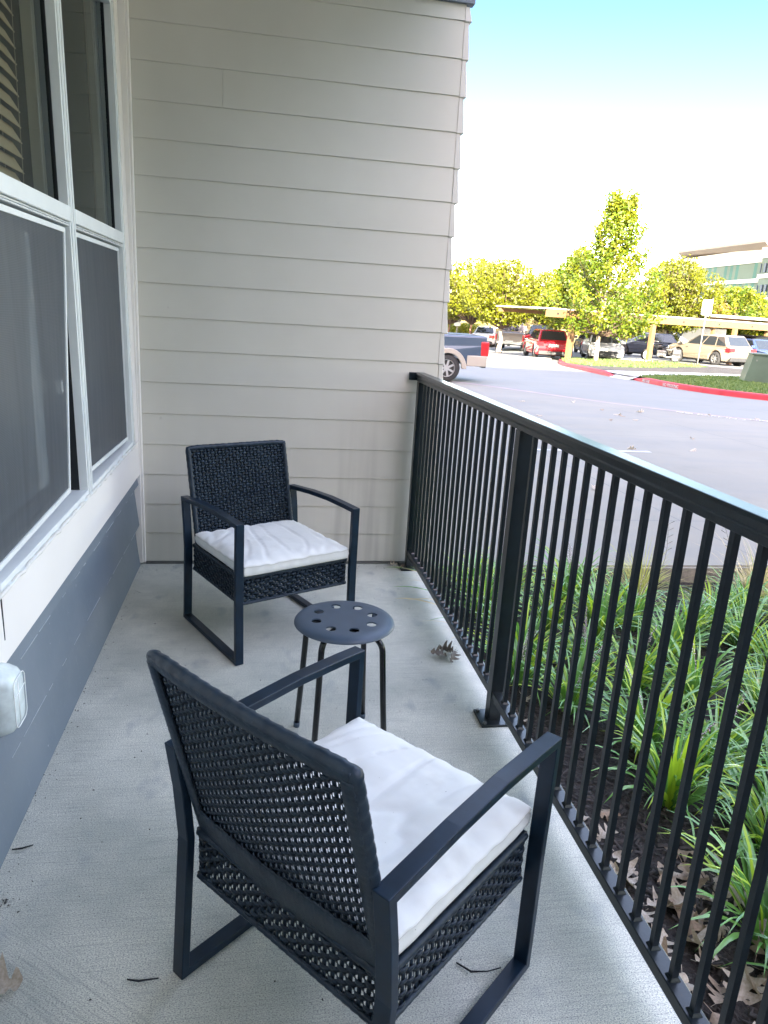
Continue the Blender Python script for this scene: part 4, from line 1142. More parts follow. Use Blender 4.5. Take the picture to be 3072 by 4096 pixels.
# ------------------------------------------------------------------ trees
def tree(name, base, H, z0, envf, nlimb, per, leafsz, mats, lab, seed, trunk_r=.10, fork=None, bark=None, lean=0, grp=None):
    """trunk and limbs carry clumps of leaves; envf(t) gives crown radius for t 0..1 up the crown"""
    rg = random.Random(seed); o = empty(name, base); tag(o, lab, 'tree', grp)
    bm = bmesh.new(); fz = fork if fork else H * .9
    tp = [Vector((lean * (k / 8) ** 2 + .04 * math.sin(k + seed), .04 * math.cos(k * 1.3 + seed), fz * k / 8 - .05)) for k in range(9)]
    tp[0].x = tp[0].y = 0
    tube(bm, tp, [trunk_r * (1.25 if k == 0 else 1 - .07 * k) for k in range(9)], 9)
    bl = bmesh.new()
    vs, fs, mi = [], [], []
    def put(c, s, m):
        n = Vector((rg.gauss(0, 1), rg.gauss(0, 1), rg.gauss(0, 1) + .5)).normalized(); a = n.cross(Vector((rg.gauss(0, 1), rg.gauss(0, 1), rg.gauss(0, 1)))).normalized(); b = n.cross(a); k = len(vs)
        vs.extend([tuple(c - a * s), tuple(c + b * s * .55 + n * s * .12), tuple(c + a * s), tuple(c - b * s * .55 + n * s * .12)]); fs.append((k, k + 1, k + 2, k + 3)); mi.append(m)
    for i in range(nlimb):
        az = i * 2.39996 + rg.uniform(-.4, .4); ct = ((i + .5) / nlimb) ** .9; zt = z0 + (H - z0) * ct
        rr = envf(ct) * rg.uniform(.72, 1.12)
        root_z = (fz * .93) if fork else max(z0 * .85, zt - rr * 1.1 - .25)
        k = min(7.99, max(0, (root_z + .05) / fz * 8)); root = tp[int(k)].lerp(tp[min(8, int(k) + 1)], k - int(k))
        end = Vector((tp[-1].x * (zt / H) + math.cos(az) * rr, math.sin(az) * rr, zt))
        mid = root.lerp(end, .5) + Vector((0, 0, -.06 * rr if not fork else -.02)) + Vector((math.cos(az), math.sin(az), 0)) * (.12 * rr)
        lp = [root, root.lerp(mid, .5) + (mid - root) * 0, mid, mid.lerp(end, .5), end]
        if i % (1 if fork else 2) == 0 or nlimb < 40: tube(bl, lp, [trunk_r * .34, trunk_r * .27, trunk_r * .2, trunk_r * .12, trunk_r * .05], 5)
        m = 1 if rg.random() < .35 else 0
        for t in (.42, .62, .80, .95, 1.04):
            c = (root.lerp(mid, t * 2) if t < .5 else mid.lerp(end, (t - .5) * 2)); cr = (.30 if not fork else .27) * rg.uniform(.7, 1.25)
            if c.z < z0 - .1: continue
            for q in range(per): put(c + Vector((rg.gauss(0, 1), rg.gauss(0, 1), rg.gauss(0, .8))) * cr * .62, leafsz * rg.uniform(.7, 1.25), m if rg.random() < .8 else 1 - m)
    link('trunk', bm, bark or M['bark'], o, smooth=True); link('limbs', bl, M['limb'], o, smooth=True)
    raw('crown', vs, fs, mats, o, mi=mi)
    return o
M['bark'] = simple('pale_bark', (.30, .26, .20), .85, 0, .3, 8)
M['limb'] = simple('shaded_limb', (.10, .065, .045), .85, 0, .3, 8)  # bark darkened for the limbs, crown shade put into the colour
M['barkr'] = simple('reddish_bark', (.20, .105, .07), .85, 0, .3, 8)
M['lf_y'] = m_leaf('sunny_leaf', (.125, .150, .004), (.170, .180, .005), .30, .8); M['lf_g'] = m_leaf('green_leaf', (.060, .105, .004), (.10, .145, .006), .32, .8)
M['lf_o'] = m_leaf('olive_leaf', (.085, .095, .006), (.12, .125, .008), .25, .8); M['lf_d'] = m_leaf('dark_leaf', (.035, .062, .014), (.06, .09, .02), .2, .8)
M['lf_r'] = m_leaf('reddish_leaf', (.16, .085, .02), (.20, .11, .03), .25, .8)
ball = lambda r: (lambda t: r * math.sqrt(max(.05, 1 - (2 * t - .95) ** 2)))
cone = lambda r: (lambda t: r * (.80 + .9 * t * 1.2 if t < .18 else 1.02 * (1 - t) ** .72 + .05))
def maple(t):
    return 2.6 * (.80 if t < .08 else 1.0 if t < .30 else .82 if t < .45 else .60 if t < .62 else .40 if t < .80 else .22)
tree('maple_tree', at(2402, 37.6), 7.75, 1.60, maple, 104, 30, .088, [M['lf_g'], M['lf_y']], 'tall pointed green tree with a pale trunk on the kerbed island', 3, .11, bark=M['bark'], lean=.25)
tree('round_tree', at(2009, 47), 5.35, 1.95, ball(2.45), 130, 34, .09, [M['lf_y'], M['lf_o']], 'round-headed yellow-green tree with a sunlit vase-shaped trunk behind the blue pickup', 4, .17, 1.55, M['bark'])
tree('round_tree', at(1888, 56), 6.1, 2.55, ball(2.7), 120, 32, .10, [M['lf_y'], M['lf_o']], 'round-headed yellow-green tree with thin red-brown limbs beside the siding corner', 5, .13, 1.75, M['barkr'])
tree('spire_tree', at(2295, 46), 6.0, 1.75, cone(2.5), 96, 30, .10, [M['lf_y'], M['lf_g']], 'yellow-green tree with a narrow spire just left of the tall island tree', 6, .12, bark=M['barkr'])
tree('round_tree', at(2200, 58), 5.5, 2.2, ball(2.4), 80, 28, .11, [M['lf_o'], M['lf_y']], 'small round tree showing between the red car and the spire tree', 7, .12, 1.6, M['barkr'])
tree('round_tree', at(2672, 56), 6.35, 2.0, ball(3.1), 140, 34, .10, [M['lf_o'], M['lf_y']], 'dense olive round-headed tree behind the motorcycle', 8, .17, 2.0, M['barkr'])
tree('spreading_tree', at(2925, 70), 5.6, 1.6, ball(3.6), 110, 30, .13, [M['lf_y'], M['lf_g']], 'bright yellow-green tree behind the silver car and the blank sign', 9, .14, bark=M['barkr'])
tree('spreading_tree', at(3060, 74), 4.9, 1.6, ball(3.4), 100, 30, .13, [M['lf_o'], M['lf_y']], 'olive-green tree cut by the right edge of the photo', 10, .14, 2.2, M['barkr'])
tree('small_red_tree', at(2832, 66), 4.4, 2.4, ball(1.2), 30, 20, .12, [M['lf_r'], M['lf_y']], 'small orange-tinged tree between the olive tree and the bright one', 12, .08, 2.6, M['barkr'])
tree('round_tree', at(1800, 60), 5.0, 2.2, ball(2.5), 50, 22, .12, [M['lf_y'], M['lf_o']], 'yellow-green tree mostly hidden by the siding corner', 13, .12, 1.7, M['barkr'])
tree('distant_tree', at(2480, 78), 5.6, 1.3, ball(3.6), 90, 28, .15, [M['lf_y'], M['lf_o']], 'distant yellow-green tree behind the tall island tree', 14, .14, 1.4, M['barkr'])
# hedge at the far left
rg = random.Random(31); vs, fs = [], []; hb = at(1800, 66)
for i in range(5200):
    c = Vector((rg.uniform(-2.6, 2.6), rg.uniform(-.7, .7), rg.uniform(.0, 1.75)))
    s = .10; n = Vector((rg.gauss(0, 1), rg.gauss(0, 1), rg.gauss(0, 1))).normalized(); a = n.orthogonal().normalized(); b = n.cross(a); k = len(vs)
    vs += [tuple(c - a * s), tuple(c + b * s * .6), tuple(c + a * s), tuple(c - b * s * .6)]; fs.append((k, k + 1, k + 2, k + 3))
hg = empty('hedge', hb); raw('foliage', vs, fs, M['lf_y'], hg); bm = bmesh.new(); 
for k in range(7): tube(bm, [(-2.2 + k * .7, 0, -.05), (-2.2 + k * .7 + .05, 0, 1.3)], .03, 5)
link('stems', bm, M['barkr'], hg); tag(hg, 'clipped sunlit hedge against the tan wall at far left', 'hedge')

# ------------------------------------------------------------------ background buildings
def far_box(bm, p0, p1, z0, z1, t=.4):
    """upright wall from p0 to p1 (x,y) with thickness t away from the camera"""
    d = Vector((p1[0] - p0[0], p1[1] - p0[1], 0)).normalized(); s = Vector((-d.y, d.x, 0)) * t
    A = [Vector((p0[0], p0[1], 0)), Vector((p1[0], p1[1], 0)), Vector((p1[0], p1[1], 0)) + s, Vector((p0[0], p0[1], 0)) + s]
    lo = [bm.verts.new((a.x, a.y, z0)) for a in A]; hi = [bm.verts.new((a.x, a.y, z1)) for a in A]
    bm.faces.new(lo[::-1]); bm.faces.new(hi)
    for i in range(4): bm.faces.new((lo[i], lo[(i + 1) % 4], hi[(i + 1) % 4], hi[i]))
gl, gr_ = at(1640, 72), at(2660, 66)
ga = empty('garage_building', (0, 0, 0)); tag(ga, 'long low tan garage row behind the parked cars', 'garage')
bm = bmesh.new(); far_box(bm, gl, gr_, -2.0, 1.95, 6); link('wall', bm, M['tanwall'], ga)
bm = bmesh.new(); far_box(bm, gl + Vector((0, -.25, 0)), gr_ + Vector((0, -.25, 0)), 1.952, 2.12, 6.4); link('roof', bm, M['roofm'], ga)
dv = (gr_ - gl).normalized(); Ln = (gr_ - gl).length; nv = Vector((dv.y, -dv.x, 0))
k = 1.0
while k < Ln - 3.2:
    a = gl + dv * k + nv * .02; b = gl + dv * (k + 2.5) + nv * .02; bm = bmesh.new(); far_box(bm, a, b, -1.3, .95, .015); link('garage_door', bm, M['doorp'], ga); k += 3.3
# office building on the right
of = empty('office_building', (0, 0, 0)); tag(of, 'white office block with green glass strips and a slanted roof canopy', 'building')
A, B_ = at(2560, 196), at(2985, 152); Bq, Cq = at(2985, 149), at(3300, 128)
def hz(px, py, P):   # height of a pixel row seen at plan position P
    dvv = CF + CR * ((px - 1536) / 2886.7) - CU * ((py - 2048) / 2886.7); return CP.z + dvv.z * (Vector((P.x - CP.x, P.y - CP.y, 0)).length / Vector((dvv.x, dvv.y, 0)).length)
zr = hz(2985, 1047, B_); zr2 = hz(2985, 1113, B_); zr3 = hz(2985, 1128, B_); zr4 = hz(2985, 1182, B_); ztop = hz(3000, 1003, B_)
bm = bmesh.new(); far_box(bm, A, B_, -3, zr4, 30); far_box(bm, A, B_, zr2, zr3, 30); far_box(bm, A, B_, zr, ztop + .5, 30); link('wall', bm, M['white'], of)
bm = bmesh.new(); far_box(bm, Bq, Cq, -3, zr4 - .5, 30); far_box(bm, Bq, Cq, zr2 + .5, zr3 + .5, 30); far_box(bm, Bq, Cq, zr + .4, ztop + .9, 30); link('wall', bm, M['white'], of)
gm = simple('green_glass', (.014, .115, .085), .55, 0, .15, .2); gm2 = simple('pale_glass_panel', (.11, .15, .11), .6, 0, .1, .2); gmd = simple('blue_window_glass', (.045, .065, .10), .5)
rg = random.Random(2)
for (P, Q, n, lo, hi) in ((A, B_, 46, zr4 + .002, zr3 - .002), (A, B_, 46, zr2 + .002, zr - .002), (Bq, Cq, 26, zr4 - .498, zr3 + .498), (Bq, Cq, 26, zr2 + .502, zr + .398)):
    d = (Q - P) / n; nn = Vector((d.y, -d.x, 0)).normalized()
    groups = {0: bmesh.new(), 1: bmesh.new()}
    for i in range(n):
        g = 0 if (i % 2 == 0 and rg.random() < .85 and P is A) else 1
        far_box(groups[g], P + d * i - nn * .35, P + d * (i + .985) - nn * .35, lo, hi, .3)
    link('glass_band', groups[0], gm, of) if len(groups[0].verts) else groups[0].free(); link('glass_band', groups[1], gm2, of)
for k, (a, wd, lo) in enumerate(((.05, .012, .2), (.16, .07, .2), (.30, .07, .2), (.62, .07, .2), (.47, .05, .55))):
    for zz0, zz1 in ((zr2 + .502, zr + .398), (zr4 - .498, zr3 + .498)):
        P = Bq + (Cq - Bq) * a * .42; Q = Bq + (Cq - Bq) * (a + wd) * .42; bm = bmesh.new(); far_box(bm, P, Q, zz0 + .3, zz0 + (zz1 - zz0) * (.72 - lo * .3), .2)
        for v in bm.verts: v.co += Vector(((Cq - Bq).y, -(Cq - Bq).x, 0)).normalized() * -.02
        link('window', bm, gmd, of)
# slanted canopy: outer edge high and towards us
def canopy(px0, px1, d0, d1, rows):
    bm = bmesh.new(); P0, P1 = at(px0[0], d0 - 9), at(px1[0], d1 - 9); I0, I1 = at(px0[1], d0 + 1), at(px1[1], d1 + 1)
    q = [Vector((P0.x, P0.y, hz(px0[0], rows[0], P0))), Vector((P1.x, P1.y, hz(px1[0], rows[1], P1))), Vector((I1.x, I1.y, hz(px1[1], rows[2], I1))), Vector((I0.x, I0.y, hz(px0[1], rows[3], I0)))]
    A_ = [bm.verts.new(p) for p in q]; B2 = [bm.verts.new(p + Vector((0, 0, .5))) for p in q]
    bm.faces.new(A_); bm.faces.new(B2[::-1])
    for i in range(4): bm.faces.new((A_[i], A_[(i + 1) % 4], B2[(i + 1) % 4], B2[i]))
    link('roof_canopy', bm, simple('canopy_soffit', (.30, .24, .19), .7), of)
canopy((2662, 2690), (2993, 3022), 186, 151, (1010, 966, 1004, 1040))
canopy((3022, 3040), (3240, 3270), 148, 132, (978, 952, 985, 1000))

# ------------------------------------------------------------------ carport
cp = empty('carport', (0, 0, 0)); tag(cp, 'tan steel carport with a flat pale roof over the parked cars', 'carport')
C0 = Vector((at(2138, 38.6).x, at(2138, 38.6).y, 0)); PA = at(2288, 37.6); PB = at(2612, 42.0); PC = at(2938, 46.5)
u_ = (Vector((PB.x - PA.x, PB.y - PA.y, 0))).normalized(); s_ = Vector((-u_.y, u_.x, 0))
ZB, ZF = 1.50, 1.94
bm = bmesh.new(); a0 = Vector((PA.x, PA.y, 0)) - u_ * 2.9
def obox(bm, o, u, s, a0_, a1_, b0_, b1_, z0, z1):
    pts = [(a0_, b0_), (a1_, b0_), (a1_, b1_), (a0_, b1_)]; lo = [bm.verts.new((o.x + u.x * a + s.x * b, o.y + u.y * a + s.y * b, z0)) for a, b in pts]; hi = [bm.verts.new((v.co.x, v.co.y, z1)) for v in lo]
    bm.faces.new(lo[::-1]); bm.faces.new(hi)
    for i in range(4): bm.faces.new((lo[i], lo[(i + 1) % 4], hi[(i + 1) % 4], hi[i]))
o_ = Vector((PA.x, PA.y, 0))
obox(bm, o_, u_, s_, -1.8, 21.5, -.14, .0, ZB + .02, ZF - .057); link('beam', bm, M['tan'], cp)
bm = bmesh.new(); obox(bm, o_, u_, s_, -1.9, 21.6, -.16, 3.6, ZF - .055, ZF); link('roof', bm, M['roofm'], cp)
bm = bmesh.new(); obox(bm, o_, u_, s_, -1.8, 21.5, 3.3, 3.5, ZB + .15, ZF - .1); link('rear_beam', bm, M['tan'], cp)
for k in range(8):
    bm = bmesh.new(); obox(bm, o_, u_, s_, -1.2 + k * 3.1, -1.08 + k * 3.1, -.152, -.138, ZB + .14, ZB + .24); link('bolt_plate', bm, M['dark'], cp)
for P in (PA, PB, PC, PC + (PC - PB)):
    bm = bmesh.new(); q = Vector((P.x, P.y, 0)); obox(bm, q, u_, s_, -.13, .13, -.09, .09, P.z - .1, ZB - .002); link('post', bm, M['tan'], cp)
# second carport further right and back
cq = empty('carport', (0, 0, 0)); tag(cq, 'second carport behind the first one at the right edge', 'carport')
Q0 = at(2880, 60); 
bm = bmesh.new(); obox(bm, Vector((Q0.x, Q0.y, 0)), u_, s_, 0, 20, 0, 5.5, 2.30, 2.46); link('roof', bm, M['roofm'], cq)
bm = bmesh.new(); obox(bm, Vector((Q0.x, Q0.y, 0)), u_, s_, 1.2, 20, 2.0, 2.2, 2.0, 2.298); link('beam', bm, M['tan'], cq)
for k in (2.0, 9.0, 16): bm = bmesh.new(); obox(bm, Vector((Q0.x, Q0.y, 0)), u_, s_, k, k + .22, 2.0, 2.2, -1.2, 1.998); link('post', bm, M['tan'], cq)

# ------------------------------------------------------------------ vehicles
def wheel(par, x, y, r, w_=.22, side=1):
    prof = [(r * .62, -w_ / 2), (r * .92, -w_ / 2), (r, -w_ * .32), (r, w_ * .32), (r * .92, w_ / 2), (r * .62, w_ / 2)]
    mx = Matrix.Translation((x, y, r)) @ Matrix.Rotation(math.pi / 2, 4, 'X')
    bm = bmesh.new(); lathe(bm, prof, 28, mx); t = link('wheel', bm, M['rubber'], par, smooth=True)
    bm = bmesh.new(); lathe(bm, [(0, -.02), (r * .62, -.02), (r * .66, .02), (0, .02)], 28, mx @ Matrix.Translation((0, 0, -side * w_ * .05)))
    link('hub', bm, M['trimblk'], t)
    bm = bmesh.new()
    for k in range(7):
        a = 2 * math.pi * k / 7; m2 = mx @ Matrix.Rotation(a, 4, 'Z'); z0 = -side * w_ * .36
        box(bm, .02, r * .62, -r * .075, r * .075, min(z0, z0 + .02), max(z0, z0 + .02), m2)
    lathe(bm, [(0, z0 - .004), (r * .17, z0 - .004), (r * .17, z0 + .024), (0, z0 + .024)], 14, mx)
    lathe(bm, [(r * .58, -side * w_ * .40), (r * .66, -side * w_ * .40), (r * .66, -side * w_ * .20), (r * .58, -side * w_ * .20)], 28, mx)
    link('rim', bm, M['rim'], t)
def outline(L_, zb, rw, wx, ground, hood, tail):
    """side profile of the lower body, with round wheel openings; x forward"""
    ra = rw * 1.16; pts = []
    xr, xf = wx
    def arch(cx):
        return [(cx + ra * math.cos(a), rw + ra * math.sin(a)) for a in [math.pi - math.pi * k / 10 for k in range(11)] if rw + ra * math.sin(a) > ground] 
    pts += tail
    pts += [(-L_ / 2 + .25, ground)]
    pts += [(xr - ra, ground)] + arch(xr) + [(xr + ra, ground)]
    pts += [(xf - ra, ground)] + arch(xf) + [(xf + ra, ground)]
    pts += hood
    return pts
def car(label, loc, heading, col, kind, scale=1.0, rough=.25, lights=True, lower=None, name='parked_car', cat='car'):
    o = empty(name, loc, heading); o.scale = (scale,) * 3; tag(o, label, cat, 'vehicles in the car park')
    cm = simple(name + '_paint', col, rough, 0, .04, 2, coat=.6)
    if kind == 'suv':
        L_, W, H, rw, wx, zb, g = 4.55, 1.84, 1.58, .36, (-1.33, 1.37), .98, .26
        tail = [(-L_ / 2 + .10, zb), (-L_ / 2 + .02, .86), (-L_ / 2, .60), (-L_ / 2 + .04, .40)]
        hood = [(L_ / 2 - .06, .30), (L_ / 2, .62), (L_ / 2 - .05, .84), (L_ / 2 - .35, .96), (.98, zb + .03)]
        gh = (-L_ / 2 + .16, 1.18, -L_ / 2 + .66, .10)
    elif kind == 'sedan':
        L_, W, H, rw, wx, zb, g = 4.70, 1.82, 1.43, .33, (-1.38, 1.40), .90, .22
        tail = [(-1.55, zb + .05), (-L_ / 2 + .10, zb + .01), (-L_ / 2, .78), (-L_ / 2 + .04, .38)]
        hood = [(L_ / 2 - .08, .26), (L_ / 2, .52), (L_ / 2 - .06, .70), (L_ / 2 - .40, .80), (1.05, zb)]
        gh = (-1.75, 1.10, -1.05, .28)
    elif kind == 'pickup':
        L_, W, H, rw, wx, zb, g = 5.70, 1.96, 1.86, .37, (-1.75, 1.85), 1.24, .46
        tail = [(-L_ / 2 + .04, zb), (-L_ / 2, 1.0), (-L_ / 2, .66), (-L_ / 2 + .02, .52)]
        hood = [(L_ / 2 - .06, .44), (L_ / 2, .72), (L_ / 2 - .02, 1.02), (L_ / 2 - .2, 1.16), (1.35, zb - .02)]
        gh = (-.95, 1.45, -.70, .75)
    else:  # van
        L_, W, H, rw, wx, zb, g = 5.6, 2.0, 2.5, .36, (-1.7, 1.8), 1.1, .3
        tail = [(-L_ / 2, zb), (-L_ / 2, .8), (-L_ / 2, .6), (-L_ / 2, .4)]
        hood = [(L_ / 2 - .06, .35), (L_ / 2, .6), (L_ / 2 - .03, .95), (L_ / 2 - .2, 1.05), (2.1, zb)]
        gh = (-L_ / 2 + .02, 2.2, -L_ / 2 + .05, 1.5)
    out = outline(L_, zb, rw, wx, g, hood, tail)
    bm = bmesh.new(); prism(bm, out, 'y', -W / 2, W / 2)
    # tumblehome: narrow the shoulders and the nose a little
    for v in bm.verts:
        k = 1 - .05 * smooth01(.75, zb + .05, v.co.z) - .10 * smooth01(L_ / 2 - .5, L_ / 2, abs(v.co.x)) * (1 if v.co.x > 0 or kind != 'pickup' else .2) - .03 * (1 - smooth01(.25, .5, v.co.z)); v.co.y *= k
    body = link('body', bm, cm, o, bevel=.06, seg=3)
    x0, x1, rx0, rx1 = gh; wb, wr = W / 2 * .93, W / 2 * (.74 if kind != 'van' else .88)
    bm = bmesh.new(); zz = zb - .03
    Bv = [(x0, -wb, zz), (x1, -wb, zz), (x1, wb, zz), (x0, wb, zz)]; Tv = [(rx0, -wr, H), (rx1, -wr, H), (rx1, wr, H), (rx0, wr, H)]
    lo = [bm.verts.new(p) for p in Bv]; hi = [bm.verts.new(p) for p in Tv]
    bm.faces.new(lo[::-1]); bm.faces.new(hi)
    for i in range(4): bm.faces.new((lo[i], lo[(i + 1) % 4], hi[(i + 1) % 4], hi[i]))
    link('cabin', bm, cm, o, bevel=.10, seg=3)
    lo = [Vector(p) for p in Bv]; hi = [Vector(p) for p in Tv]
    def pane(a, b, c, d, i0, i1, t0, t1, nm='window'):
        """quad patch on face a-b (bottom) d-c (top), between fractions"""
        def P(u, v): return a.lerp(b, u).lerp(d.lerp(c, u), v)
        n = (b - a).cross(d - a).normalized(); q = [P(i0, t0), P(i1, t0), P(i1, t1), P(i0, t1)]
        bm = bmesh.new(); F = [bm.verts.new(p + n * .010) for p in q]; K = [bm.verts.new(p - n * .02) for p in q]
        bm.faces.new(F)
        for i in range(4): bm.faces.new((F[i], K[i], K[(i + 1) % 4], F[(i + 1) % 4]))
        link(nm, bm, M['glassdark'], o)
    for (a, b, c, d) in ((lo[0], lo[1], hi[1], hi[0]), (lo[2], lo[3], hi[3], hi[2])):
        rear_first = a.y < 0
        if kind == 'van': spans = ((.84, .97),) if rear_first else ((.03, .16),)
        elif kind == 'pickup': spans = ((.06, .42), (.46, .92)) if rear_first else ((.08, .54), (.58, .94))
        else: spans = ((.05, .26), (.29, .57), (.60, .93)) if rear_first else ((.07, .40), (.43, .71), (.74, .95))
        for s0, s1 in spans: pane(a, b, c, d, s0, s1, .14, .86)
    pane(lo[1], lo[2], hi[2], hi[1], .06, .94, .10, .90, 'windscreen'); pane(lo[3], lo[0], hi[0], hi[3], .08, .92, .18 if kind != 'van' else .5, .88, 'rear_window')
    for sx_ in wx:
        for sy_ in (-1, 1): wheel(o, sx_, sy_ * (W / 2 - .13), rw, .23, sy_ * 1)
    bm = bmesh.new(); box(bm, wx[0], wx[1], -W / 2 + .25, W / 2 - .25, g - .08, g + .25); link('underbody', bm, M['trimblk'], o)
    # bumpers, lamps, plate, mirrors, door seams
    bm = bmesh.new(); box(bm, -L_ / 2 - .05, -L_ / 2 + .12, -W / 2 * .86, W / 2 * .86, g + .02, g + .22 if kind != 'pickup' else g + .20); link('rear_bumper', bm, M['rim'] if kind == 'pickup' else M['trimblk'], o, bevel=.03)
    bm = bmesh.new(); box(bm, L_ / 2 - .12, L_ / 2 + .03, -W / 2 * .55, W / 2 * .55, g + .06, g + .34); link('grille', bm, M['trimblk'], o, bevel=.03)
    for sy_ in (-1, 1):
        if kind == 'pickup': zt0, zt1, xl = .72, 1.10, .20
        else: zt0, zt1, xl = zb - .24, zb - .03, .30
        bm = bmesh.new(); ya, yb = sorted((sy_ * (W / 2 * .60 if kind != 'pickup' else W / 2 * .86), sy_ * (W / 2 * .965 + .02))); box(bm, -L_ / 2 - .025, -L_ / 2 + xl, ya, yb, zt0, zt1); link('tail_lamp', bm, M['lampred'], o, bevel=.03)
        bm = bmesh.new(); ya, yb = sorted((sy_ * W / 2 * .58, sy_ * W / 2 * .90)); box(bm, L_ / 2 - .22, L_ / 2 - .01, ya, yb, zb - .32, zb - .17); link('head_lamp', bm, M['lampwht'], o, bevel=.03)
        bm = bmesh.new(); ya, yb = sorted((sy_ * W / 2 * .93, sy_ * (W / 2 + .16))); box(bm, x1 - .30, x1 - .16, ya, yb, zb + .04, zb + .20); link('mirror', bm, cm, o, bevel=.03)
        for hx_ in ((-.35, .65) if kind != 'pickup' else (-.2, .8)):
            bm = bmesh.new(); ya, yb = sorted((sy_ * W / 2 * .955, sy_ * W / 2 * .99)); box(bm, hx_, hx_ + .16, ya, yb, zb - .16, zb - .12); link('door_handle', bm, M['trimblk'], o)
    bm = bmesh.new(); box(bm, -L_ / 2 - .035, -L_ / 2 + .02, -.26, .26, .70 if kind != 'pickup' else .60, .84 if kind != 'pickup' else .72); link('number_plate', bm, M['plate'], o)
    if lower:
        lm = simple('lower_body_paint', lower, .35, 0, .04, 2, coat=.4)
        for sy_ in (-1, 1):
            y0_, y1_ = sorted((sy_ * W / 2 * .90, sy_ * (W / 2 * .99 + .015)))
            bm = bmesh.new()
            ra = rw * 1.16
            for a_, b_ in ((-L_ / 2 + .02, wx[0] - ra - .1), (wx[0] + ra + .1, wx[1] - ra - .1), (wx[1] + ra + .1, L_ / 2 - .1)): box(bm, a_, b_, y0_, y1_, g - .01, g + .27)
            link('lower_cladding', bm, lm, o, bevel=.02)
            for cx in wx:
                pts = [(cx + (ra + .10) * math.cos(t), rw + (ra + .10) * math.sin(t)) for t in [math.pi * k / 14 for k in range(15)]] + [(cx + (ra - .03) * math.cos(t), rw + (ra - .03) * math.sin(t)) for t in [math.pi - math.pi * k / 14 for k in range(15)]]
                bm = bmesh.new(); prism(bm, pts, 'y', min(y0_, y1_), max(y1_, y0_) + .0); 
                for v in bm.verts: v.co.y += sy_ * .03
                link('wheel_flare', bm, lm, o, bevel=.015)
    if kind == 'pickup':   # open bed with rails, tailgate badge panel and tow hitch
        bm = bmesh.new(); box(bm, -L_ / 2 + .12, -1.05, -W / 2 + .16, W / 2 - .16, zb - .02, zb + .012); link('bed_cover', bm, M['trimblk'], o)
        bm = bmesh.new(); box(bm, -L_ / 2 - .18, -L_ / 2 + .02, -.05, .05, .40, .48); box(bm, -L_ / 2 - .24, -L_ / 2 - .12, -.10, .10, .36, .41); link('tow_hitch', bm, M['trimblk'], o)
    return o
def park(px, d, H_px, Hreal): return at(px, d)
car('two-tone navy and tan pickup truck parked closest to the patio, only its rear showing', (3.60, 15.35, gz(4, 15)), math.pi, (.028, .045, .078), 'pickup', .96, .18, lower=(.30, .27, .23), name='pickup_truck', cat='truck')
R1 = at(2192, 42.2); car('bright red hatchback suv parked left of the first carport post', R1, R(80), (.40, .010, .020), 'suv', .98)
R2 = at(2420, 42.5); car('white sedan facing the camera behind the tall tree trunk', R2, R(-108), (.62, .62, .60), 'sedan', 1.0)
R3 = at(2060, 53.5); car('grey-brown pickup truck seen from behind between the round trees', R3, R(66), (.20, .165, .14), 'pickup', 1.0, name='pickup_truck', cat='truck')
R4 = at(1962, 60); car('white car mostly hidden behind the grey-brown pickup', R4, R(60), (.66, .66, .64), 'sedan', 1.05)
R5 = at(2165, 56); car('dark green suv behind the red one', R5, R(72), (.035, .05, .045), 'suv', 1.08)
R6 = at(2375, 50); car('black car parked behind the white sedan', R6, R(75), (.02, .022, .025), 'suv', .92)
R7 = at(2600, 52.5); car('dark grey suv parked side-on behind the second carport post', R7, R(136), (.035, .042, .055), 'suv', 1.0)
R8 = at(2850, 45.5); car('silver crossover parked right of the motorcycle, seen from behind', R8, R(102), (.19, .155, .115), 'suv', 1.03)
R9 = at(2975, 53); car('black boxy suv just right of the silver crossover', R9, R(95), (.018, .018, .020), 'suv', 1.12)
R10 = at(3052, 48); car('dark blue sedan behind the utility box at the right edge', R10, R(-95), (.03, .05, .12), 'sedan', 1.05)
R11 = at(2765, 66); car('tall white van behind the silver crossover', R11, R(170), (.70, .70, .68), 'van', .92, name='delivery_van', cat='van')
R12 = at(3000, 86); car('white car far back at the right, left of its twin', R12, R(150), (.7, .7, .7), 'sedan', 1.1)
R13 = at(3062, 86); car('white car far back at the right edge', R13, R(150), (.7, .7, .7), 'sedan', 1.1)
R14 = at(2885, 59); car('dark suv between the silver crossover and the second carport', R14, R(170), (.03, .03, .032), 'suv', 1.05)
# motorcycle
mp = at(2664, 43.6); mo = empty('motorcycle', mp, R(155)); tag(mo, 'black cruiser motorcycle parked beside the second carport post', 'motorcycle')
for x in (-.72, .78):
    bm = bmesh.new(); mx = Matrix.Translation((x, 0, .32)) @ Matrix.Rotation(math.pi / 2, 4, 'X')
    lathe(bm, [(.22, -.07), (.30, -.07), (.32, 0), (.30, .07), (.22, .07), (.22, -.07)], 24, mx); t_ = link('wheel', bm, M['rubber'], mo, smooth=True)
    bm = bmesh.new(); lathe(bm, [(0, -.02), (.22, -.02), (.22, .02), (0, .02)], 12, mx); link('rim', bm, M['rim'], t_)
bm = bmesh.new(); tube(bm, [(.78, .09, .32), (.62, .09, .72), (.52, .09, .98)], .028, 8); tube(bm, [(.78, -.09, .32), (.62, -.09, .72), (.52, -.09, .98)], .028, 8); link('fork', bm, M['rim'], mo, smooth=True)
bm = bmesh.new(); tube(bm, [(.30, .40, 1.06), (.48, .22, 1.08), (.53, 0, 1.02), (.48, -.22, 1.08), (.30, -.40, 1.06)], .016, 8); link('handlebar', bm, M['rim'], mo, smooth=True)
bm = bmesh.new(); box(bm, -.20, .28, -.20, .20, .26, .62); link('engine', bm, M['steel'], mo, bevel=.06)
